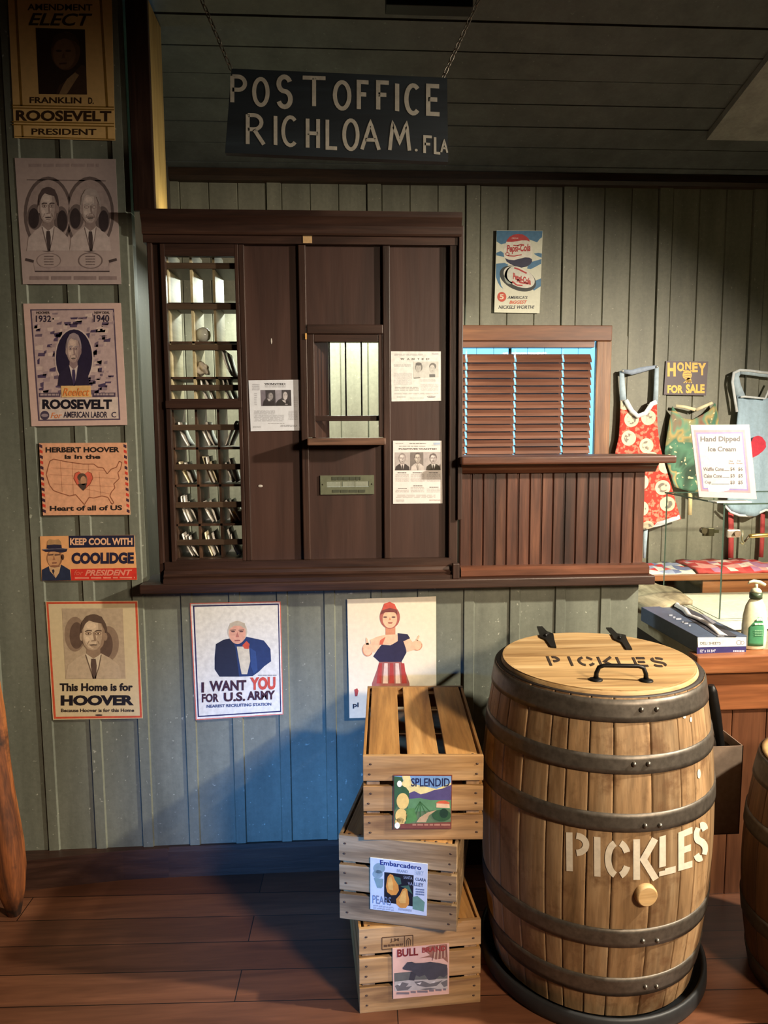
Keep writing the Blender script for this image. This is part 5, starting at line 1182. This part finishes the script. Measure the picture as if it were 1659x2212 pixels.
o, p = poster('map_sign', 'salmon tin sign with a national map outline and a red heart in its middle', [(292, 1165), (945, 1162), (972, 1700), (322, 1705)], PY, C2, (222, 166, 132), .004, 'sign')
p.poly([(312, 1170), (930, 1168), (955, 1694), (345, 1698)], (224, 166, 130), 0)
for k in range(13):
    t = k/13; yv = 1172+t*525; x0 = 294+t*28; x1 = 922+t*26
    for x in (x0, x1): p.poly([(x, yv), (x+22, yv+10), (x+22, yv+32), (x, yv+22)], (206, 70, 52) if k % 2 else (66, 42, 58), 1)
p.text('HERBERT HOOVER', 340, 1196, 892, 1236, INK, 3, .04, -.004); p.text('is in the', 482, 1250, 750, 1284, INK, 3, .04); p.text('Heart of all of US', 372, 1634, 912, 1672, INK, 3, .035, -.01)
MAP = [(372, 1300), (400, 1285), (500, 1305), (620, 1322), (700, 1322), (730, 1345), (770, 1350), (800, 1395), (830, 1360), (870, 1345), (890, 1300), (910, 1310), (900, 1360), (880, 1385), (890, 1430), (850, 1470), (858, 1500), (832, 1530), (820, 1560), (850, 1610), (835, 1622), (805, 1570), (760, 1560), (700, 1575), (665, 1570), (630, 1625), (600, 1590), (565, 1550), (520, 1560), (440, 1535), (400, 1520), (370, 1480), (345, 1400), (360, 1340), (372, 1300)]
p.line(MAP, 7, (150, 92, 66), 1)
for a in ([(450, 1300), (465, 1530)], [(540, 1310), (548, 1550)], [(370, 1400), (860, 1430)], [(380, 1350), (780, 1370)], [(400, 1470), (850, 1490)], [(660, 1325), (670, 1565)], [(740, 1380), (752, 1560)], [(600, 1500), (820, 1545)]): p.line(a, 4, (196, 136, 104), 1)
def heart(p, cx, cy, r, c, k): p.poly([(cx, cy+r*1.1), (cx-r*.7, cy+r*.45), (cx-r, cy-r*.15), (cx-r*.85, cy-r*.7), (cx-r*.45, cy-r*.85), (cx, cy-r*.5), (cx+r*.45, cy-r*.85), (cx+r*.85, cy-r*.7), (cx+r, cy-r*.15), (cx+r*.7, cy+r*.45)], c, k)
heart(p, 622, 1440, 74, (150, 76, 50), 2); heart(p, 622, 1438, 68, (216, 100, 78), 3)
p.ell(618, 1440, 34, 48, (150, 116, 92), 4); p.ell(612, 1420, 34, 30, (92, 72, 58), 5); p.ell(622, 1446, 22, 34, (186, 140, 108), 6); p.poly([(582, 1470), (650, 1466), (640, 1500), (622, 1520), (600, 1500)], (72, 58, 52), 6); p.done(o)

cc = (70, 1150, 6.9125)
o, p = poster('slogan_sign', 'orange navy and red campaign sign with a man in a hat', [(115, 60), (1518, 40), (1562, 708), (140, 722)], PY, cc, (226, 166, 112), .004, 'sign')
p.poly([(540, 52), (1518, 42), (1524, 216), (546, 232)], (34, 34, 58), 0); p.poly([(572, 546), (1555, 530), (1562, 706), (580, 716)], (202, 52, 40), 0)
p.text('KEEP COOL WITH', 562, 86, 1494, 192, (226, 176, 140), 3, .04, -.005); p.text('COOLIDGE', 584, 302, 1516, 474, (38, 34, 58), 3, .055, -.006); p.text('PRESIDENT', 785, 560, 1490, 650, (222, 138, 116), 3, .035, -.008, .3); p.text('for', 620, 565, 760, 640, (214, 100, 80), 3, .01, 0, .3); p.fine(605, 672, 1530, 696, 1, (222, 140, 116), 2, 6, .8, -.008)
p.poly([(142, 722), (140, 560), (245, 505), (330, 560), (430, 480), (560, 560), (578, 716)], (40, 48, 72), 1); p.poly([(245, 505), (300, 520), (400, 515), (428, 480), (400, 600), (348, 684), (300, 620), (262, 580)], (206, 168, 126), 2); p.poly([(292, 560), (322, 550), (332, 580), (318, 610), (345, 680), (300, 600)], (52, 48, 62), 3)
p.ell(330, 385, 118, 140, (150, 104, 72), 2); p.ell(322, 392, 98, 128, (196, 148, 106), 3); p.ell(452, 370, 22, 44, (92, 66, 56), 2)
for e in (275, 372): p.poly([(e-40, 328), (e+40, 322), (e+38, 342), (e-38, 348)], (92, 66, 56), 4)
p.poly([(320, 350), (345, 410), (300, 414)], (156, 108, 78), 4); p.poly([(290, 450), (366, 446), (360, 464), (296, 466)], (120, 76, 62), 4); p.ell(330, 505, 70, 16, (140, 96, 72), 4)
p.poly([(145, 262), (260, 236), (430, 232), (525, 246), (510, 286), (440, 304), (330, 286), (200, 290)], (44, 42, 62), 5); p.poly([(216, 236), (226, 130), (262, 102), (330, 112), (390, 102), (428, 140), (440, 236)], (176, 138, 96), 6); p.poly([(214, 238), (220, 190), (330, 180), (434, 186), (440, 236), (330, 244)], (42, 40, 62), 7); p.line([(150, 256), (330, 246), (522, 246)], 10, (120, 116, 130), 7); p.done(o)

o, p = poster('home_poster', 'cream poster with a red border and a portrait of a man in a pale suit', [(340, 135), (1028, 130), (1066, 1008), (396, 1018)], PY, C3, (206, 188, 150))
p.frame([(346, 140), (1024, 136), (1060, 1003), (402, 1012)], 15, (196, 82, 54), 0)
p.poly([(462, 188), (916, 188), (938, 712), (490, 716)], (178, 158, 132), 1)
for a, ph in (((560, 380), 1), ((810, 450), 2)): p.ell(a[0], a[1], 78, 130, (140, 118, 98), 2); p.ell(a[0]+(12 if ph == 1 else -20), a[1]+10, 52, 100, (98, 78, 66), 3)
p.bust(490, 215, 905, 712, (206, 184, 156), (150, 126, 104), (92, 74, 62), (188, 168, 142), (212, 196, 170), (92, 74, 64), 4, coat_lines=(110, 92, 76))
p.text('This Home is for', 446, 746, 992, 806, (32, 26, 24), 3, .04, -.003); p.text('HOOVER', 454, 836, 1000, 914, (26, 22, 26), 3, .055, -.004); p.text('Because Hoover is for this Home', 456, 936, 1002, 962, (48, 38, 32), 3, .03, -.003); p.ell(738, 984, 28, 6, (60, 48, 40), 2); p.done(o)

AR = (400, 1280, 7.541)
o, p = poster('recruiting_poster', 'white recruiting poster with a red and navy border and a blue coated figure', [(75, 170), (1555, 145), (1600, 1985), (172, 2080)], PY, AR, (222, 220, 214))
p.poly([(75, 170), (1555, 145), (1600, 1985), (172, 2080)], (206, 108, 86), 0); p.poly([(92, 186), (1540, 160), (1586, 1972), (188, 2062)], (226, 222, 218), 1)
p.poly([(125, 212), (1525, 180), (1566, 1945), (205, 2030)], (44, 42, 84), 2); p.poly([(150, 232), (1508, 202), (1546, 1925), (226, 2008)], (218, 218, 212), 3)
# a plain coated figure, no particular person
p.poly([(480, 1060), (500, 840), (620, 770), (760, 740), (1000, 720), (1280, 780), (1390, 920), (1400, 1120), (1290, 1200), (1200, 1290), (1100, 1360), (900, 1370), (560, 1370), (480, 1250)], (38, 52, 96), 4)
p.poly([(480, 1060), (500, 840), (620, 770), (760, 740), (820, 900), (880, 1370), (560, 1370), (480, 1250)], (34, 32, 48), 5)
p.poly([(840, 880), (1040, 880), (1060, 1120), (1010, 1330), (920, 1330), (880, 1120)], (206, 198, 176), 6); p.poly([(930, 860), (1000, 790), (1050, 840), (1035, 920), (965, 915)], (196, 78, 44), 7); p.poly([(1060, 900), (1150, 960), (1180, 1260), (1120, 1330), (1070, 1200)], (48, 70, 122), 6)
p.ell(850, 640, 160, 180, (196, 186, 168), 6); p.ell(850, 660, 138, 178, (214, 160, 136), 7); p.poly([(710, 600), (730, 500), (850, 460), (970, 500), (992, 600), (900, 540), (800, 540)], (186, 176, 156), 8)
for e in (780, 915): p.ell(e, 635, 34, 12, (92, 62, 56), 8); p.poly([(e-45, 608), (e+45, 600), (e+45, 616), (e-45, 622)], (120, 92, 76), 8)
p.poly([(850, 640), (880, 725), (820, 728)], (176, 112, 96), 8); p.poly([(800, 775), (900, 772), (890, 790), (810, 792)], (150, 76, 70), 8)
MA = (62, 24, 30)
p.text('I', 264, 1462, 308, 1630, MA, 9, .03); p.text('WANT', 395, 1440, 998, 1612, MA, 9, .045, -.03); p.text('YOU', 1055, 1382, 1472, 1592, (196, 76, 56), 9, .055, -.03); p.text('FOR', 272, 1650, 548, 1792, MA, 9, .04, -.03); p.text('U.S.', 628, 1630, 980, 1780, MA, 9, .04, -.04); p.text('ARMY', 1008, 1608, 1466, 1754, MA, 9, .045, -.03)
p.text('NEAREST RECRUITING STATION', 350, 1828, 1404, 1878, (74, 82, 118), 9, .035, -.035); p.fine(1180, 1340, 1490, 1360, 1, (150, 146, 146), 8, 5, .7); p.done(o)

CO = (740, 1280, 7.541)
o, p = poster('figure_poster', 'cream poster of a figure with outstretched arms behind the topmost crate', [(75, 108), (1522, 62), (1528, 2000), (112, 2045)], PY, CO, (226, 216, 192))
SKN, SK2 = (226, 184, 148), (202, 138, 104)
p.poly([(480, 1480), (560, 1260), (600, 1120), (960, 1120), (1040, 1330), (1090, 1480), (1100, 1700), (470, 1700)], (150, 92, 84), 1)
for k, x in enumerate((600, 690, 780, 870, 960)): p.poly([(x-10, 1150), (x+45, 1150), (x+60+k*14-28, 1480), (x-20+k*14-28, 1480)], (214, 190, 176) if k % 2 else (166, 60, 54), 2)
p.poly([(590, 900), (640, 850), (780, 860), (930, 760), (1010, 780), (1040, 980), (960, 1130), (600, 1130), (500, 1040)], (40, 36, 62), 3)
p.poly([(560, 720), (680, 690), (880, 680), (950, 760), (800, 850), (640, 850)], SKN, 4); p.poly([(700, 560), (860, 560), (860, 690), (700, 700)], SK2, 3)
p.poly([(450, 770), (560, 720), (620, 800), (600, 900), (520, 980), (470, 930)], SKN, 5); p.ell(410, 930, 88, 110, SKN, 6); p.poly([(380, 730), (410, 760), (430, 850), (380, 850)], SKN, 6); p.ring(410, 930, 88, 110, 16, SK2, 7, 30, 200)
p.poly([(990, 790), (1090, 740), (1150, 820), (1200, 930), (1050, 965)], SKN, 5); p.ell(1215, 860, 84, 86, SKN, 6); p.poly([(1195, 770), (1240, 690), (1256, 710), (1225, 790)], SKN, 6); p.ring(1215, 860, 84, 86, 14, SK2, 7, -20, 120)
p.poly([(610, 780), (700, 720), (650, 850), (600, 850)], (206, 100, 72), 6); p.poly([(900, 660), (1060, 680), (1100, 745), (1000, 790), (900, 800)], (44, 40, 64), 6)
p.ell(770, 400, 165, 190, (170, 96, 84), 4); p.ell(770, 430, 118, 148, SKN, 6); p.poly([(620, 360), (640, 280), (700, 230), (840, 230), (890, 300), (895, 360), (840, 320), (700, 320)], (120, 64, 58), 7); p.poly([(640, 290), (680, 180), (770, 150), (850, 190), (890, 280), (770, 250)], (196, 84, 66), 8)
for e in (695, 830): p.ell(e, 400, 32, 12, (96, 62, 56), 8)
p.poly([(770, 400), (795, 446), (750, 448)], SK2, 8); p.poly([(735, 488), (820, 486), (800, 504), (752, 504)], (150, 60, 52), 8)
p.poly([(190, 1580), (240, 1560), (260, 1600), (240, 1690), (205, 1690)], (166, 66, 60), 3); p.text('pl', 168, 1790, 262, 1890, (40, 40, 52), 3, .03); p.done(o)

# notices pinned to the screen
NY = (0, -.0025+.0045, 0)
NG = (150, 150, 154)
na = (530, 810, 12.76)
o, p = poster('notice', 'square white notice with two dark photographs on the left screen panel', [(88, 150), (1515, 130), (1545, 1530), (150, 1550)], NY, na, (214, 218, 226), cat='notice')
p.text('WANTED', 525, 225, 1108, 272, (70, 70, 74), 3, .03); p.fine(525, 290, 1110, 350, 2, (170, 172, 178), 1, 3, .6)
p.poly([(420, 415), (1255, 410), (1272, 850), (440, 858)], (66, 62, 66), 1); p.poly([(420, 420), (550, 420), (560, 640), (500, 720), (470, 850), (438, 850)], (118, 112, 122), 2); p.poly([(820, 414), (1000, 412), (1000, 640), (900, 690), (836, 780)], (150, 146, 156), 2)
p.ell(690, 590, 78, 104, (110, 106, 110), 3); p.ell(705, 590, 56, 96, (150, 146, 148), 4); p.poly([(600, 650), (690, 670), (690, 720), (640, 722)], (176, 174, 176), 4); p.poly([(480, 850), (520, 720), (600, 680), (700, 730), (790, 700), (812, 850)], (52, 48, 50), 3)
p.ell(1085, 570, 84, 120, (84, 80, 84), 3); p.ell(1100, 575, 62, 112, (190, 184, 186), 4); p.poly([(1010, 690), (1110, 700), (1110, 780), (1040, 730)], (186, 182, 184), 5); p.poly([(840, 850), (880, 740), (960, 680), (1080, 740), (1180, 700), (1266, 850)], (50, 48, 48), 4); p.ell(1130, 810, 40, 16, (140, 136, 140), 5)
for e in (690, 730): p.ell(e, 560, 14, 7, (80, 76, 80), 5)
for e in (1080, 1130): p.ell(e, 550, 16, 8, (110, 104, 110), 5)
p.fine(190, 250, 390, 440, 4, (184, 186, 194), 1, 9, .6); p.fine(250, 500, 320, 860, 7, (184, 186, 194), 1, 8, .4); p.fine(1330, 600, 1440, 900, 6, (196, 198, 206), 1, 7, .4)
p.fine(230, 980, 820, 1090, 5, (172, 174, 182), 1, 4); p.fine(235, 1100, 1060, 1290, 8, (176, 178, 186), 1, 5); p.fine(1185, 990, 1440, 1250, 9, (180, 182, 190), 1, 6); p.fine(620, 1330, 1090, 1350, 1, NG, 1, 7); p.fine(210, 1410, 430, 1460, 2, (170, 172, 178), 1, 8); p.fine(960, 1380, 1430, 1440, 2, (150, 152, 158), 1, 9); p.done(o)
nb = (840, 750, 13.825)
o, p = poster('notice', 'square white wanted notice with two small faces on the right screen panel', [(62, 125), (1550, 130), (1565, 1600), (80, 1620)], NY, nb, (226, 224, 220), cat='notice')
for ch, x0, x1 in (('W', 350, 470), ('A', 545, 620), ('N', 690, 770), ('T', 860, 915), ('E', 990, 1045), ('D', 1120, 1215)): p.text(ch, x0, 322, x1, 380, (140, 140, 136), 3, .05)
p.poly([(730, 430), (1480, 425), (1485, 900), (735, 915)], (202, 202, 196), 1)
p.ell(895, 600, 110, 135, (128, 126, 122), 2); p.ell(885, 630, 78, 130, (188, 186, 180), 3); p.ell(890, 500, 90, 46, (110, 108, 106), 4); p.ell(1310, 570, 105, 100, (120, 118, 114), 2); p.ell(1295, 640, 76, 116, (196, 194, 188), 3)
for a, e, yv in ((0, 850, 620), (1, 920, 620), (2, 1260, 620), (3, 1330, 620)): p.ell(e, yv, 16, 7, (120, 118, 114), 4)
p.poly([(860, 715), (910, 715), (885, 730)], (140, 136, 130), 4); p.poly([(1270, 700), (1325, 700), (1297, 714)], (140, 136, 130), 4)
p.poly([(1210, 810), (1380, 806), (1384, 890), (1212, 895)], (110, 110, 110), 3); p.poly([(745, 905), (935, 890), (935, 925), (750, 940)], (140, 138, 134), 3)
p.fine(140, 200, 1020, 260, 2, (186, 184, 184), 1, 2); p.fine(1290, 180, 1480, 230, 2, (176, 176, 186), 1, 3); p.fine(140, 520, 670, 590, 2, (176, 174, 174), 1, 4); p.fine(150, 770, 690, 1130, 12, (200, 200, 200), 1, 5); p.fine(160, 1190, 900, 1310, 3, (176, 174, 172), 1, 6); p.fine(940, 960, 1400, 1040, 3, (196, 196, 196), 1, 7); p.fine(950, 1100, 1480, 1310, 7, (202, 198, 198), 1, 8); p.fine(150, 1370, 1480, 1410, 2, (190, 188, 186), 1, 9); p.fine(230, 1480, 500, 1510, 1, (160, 160, 156), 1, 10); p.fine(620, 1510, 1050, 1530, 1, (160, 156, 152), 1, 11); p.ell(1270, 1480, 130, 32, (150, 148, 148), 1); p.fine(1160, 1465, 1390, 1495, 1, (206, 202, 200), 2, 12, .6); p.done(o)
ncp = (840, 940, 13.825)
o, p = poster('notice', 'tall white notice with a row of three portraits, lowest on the right screen panel', [(125, 165), (1580, 165), (1600, 2035), (125, 2050)], NY, ncp, (222, 218, 216), cat='notice')
p.text('FUGITIVES WANTED', 302, 388, 1436, 434, (96, 92, 90), 3, .03); p.fine(190, 245, 430, 275, 1, (150, 146, 144), 1, 2); p.fine(610, 240, 1110, 270, 1, (126, 122, 118), 1, 3, .8); p.fine(300, 320, 1090, 350, 1, (170, 166, 164), 1, 4, .7); p.poly([(1330, 225), (1530, 220), (1530, 280), (1340, 285)], (166, 184, 208), 1); p.fine(1270, 290, 1540, 320, 1, (180, 178, 182), 1, 5)
p.poly([(175, 515), (1550, 500), (1550, 1045), (180, 1055)], (176, 168, 166), 1); p.poly([(640, 512), (1030, 510), (1030, 1045), (630, 1050)], (120, 112, 108), 2)
FS, FH = (202, 194, 192), (134, 124, 122)
p.bust(185, 520, 620, 1050, FS, (158, 148, 146), (142, 132, 130), (62, 54, 54), (208, 200, 198), (64, 56, 56), 3, bald=True)
p.bust(660, 505, 1060, 1045, (200, 192, 182), (150, 140, 134), (96, 88, 84), (196, 188, 184), (202, 196, 190), (150, 142, 138), 3, bald=True)
p.bust(1110, 525, 1545, 1045, FS, (158, 148, 146), (110, 100, 98), (60, 54, 46), (206, 204, 198), (62, 56, 54), 3, mous=True)
for x, t in ((190, 0), (650, 1), (1130, 2)):
    p.fine(x+60, 1110, x+330, 1140, 1, (120, 116, 114), 1, t+2, .8); p.fine(x, 1160, x+410, 1250, 3, (182, 178, 176), 1, t+5); p.fine(x, 1270, x+420, 1400, 5, (190, 186, 184), 1, t+9); p.fine(x+80, [1580, 1500, 1545][t], x+350, [1605, 1528, 1570][t], 1, (120, 116, 114), 1, t+12, .9); p.fine(x, [1630, 1550, 1600][t], x+410, 1720, 4, (186, 182, 180), 1, t+15)
p.fine(210, 1780, 1390, 1880, 3, (188, 182, 180), 1, 20); p.fine(220, 1930, 460, 1990, 2, (168, 164, 162), 1, 21); p.fine(1200, 1920, 1540, 1970, 2, (176, 158, 158), 1, 22); p.done(o)

# rough log post leaning at the left edge
s = MB(); bm = bmesh.new(); p0 = Vector((-1.115, -.20, .0)); ax = Vector((-.27, .06, 2.9)); rg = random.Random(4); rows = []; nn = 18
for i in range(30):
    t = i/29; z = t*t*.15+t*.85; cpt = p0+ax*z; r0 = .056+.008*math.sin(z*9)+.004*math.sin(z*31)
    if i < 4: r0 *= (.35, .68, .88, .97)[i]
    rows.append([cpt+Vector((math.cos(2*math.pi*k/nn)*r0*(1+.10*math.sin(3*2*math.pi*k/nn+z*5)+.05*math.sin(5*2*math.pi*k/nn-z*17)), math.sin(2*math.pi*k/nn)*r0*.8*(1+.1*math.cos(2*2*math.pi*k/nn+z*7)), .02*0)) for k in range(nn)])
vs = [v for r_ in rows for v in r_]
s.add(vs, [(i*nn+k, i*nn+(k+1) % nn, (i+1)*nn+(k+1) % nn, (i+1)*nn+k) for i in range(29) for k in range(nn)]+[], LOGM, True); s.add(rows[0], [list(range(nn))[::-1]], LOGM); s.add(rows[-1], [list(range(nn))], LOGM); bm.free()
tag(obj('log_post', s), 'rough peeled log post with a rounded foot leaning at the left edge', 'log post')
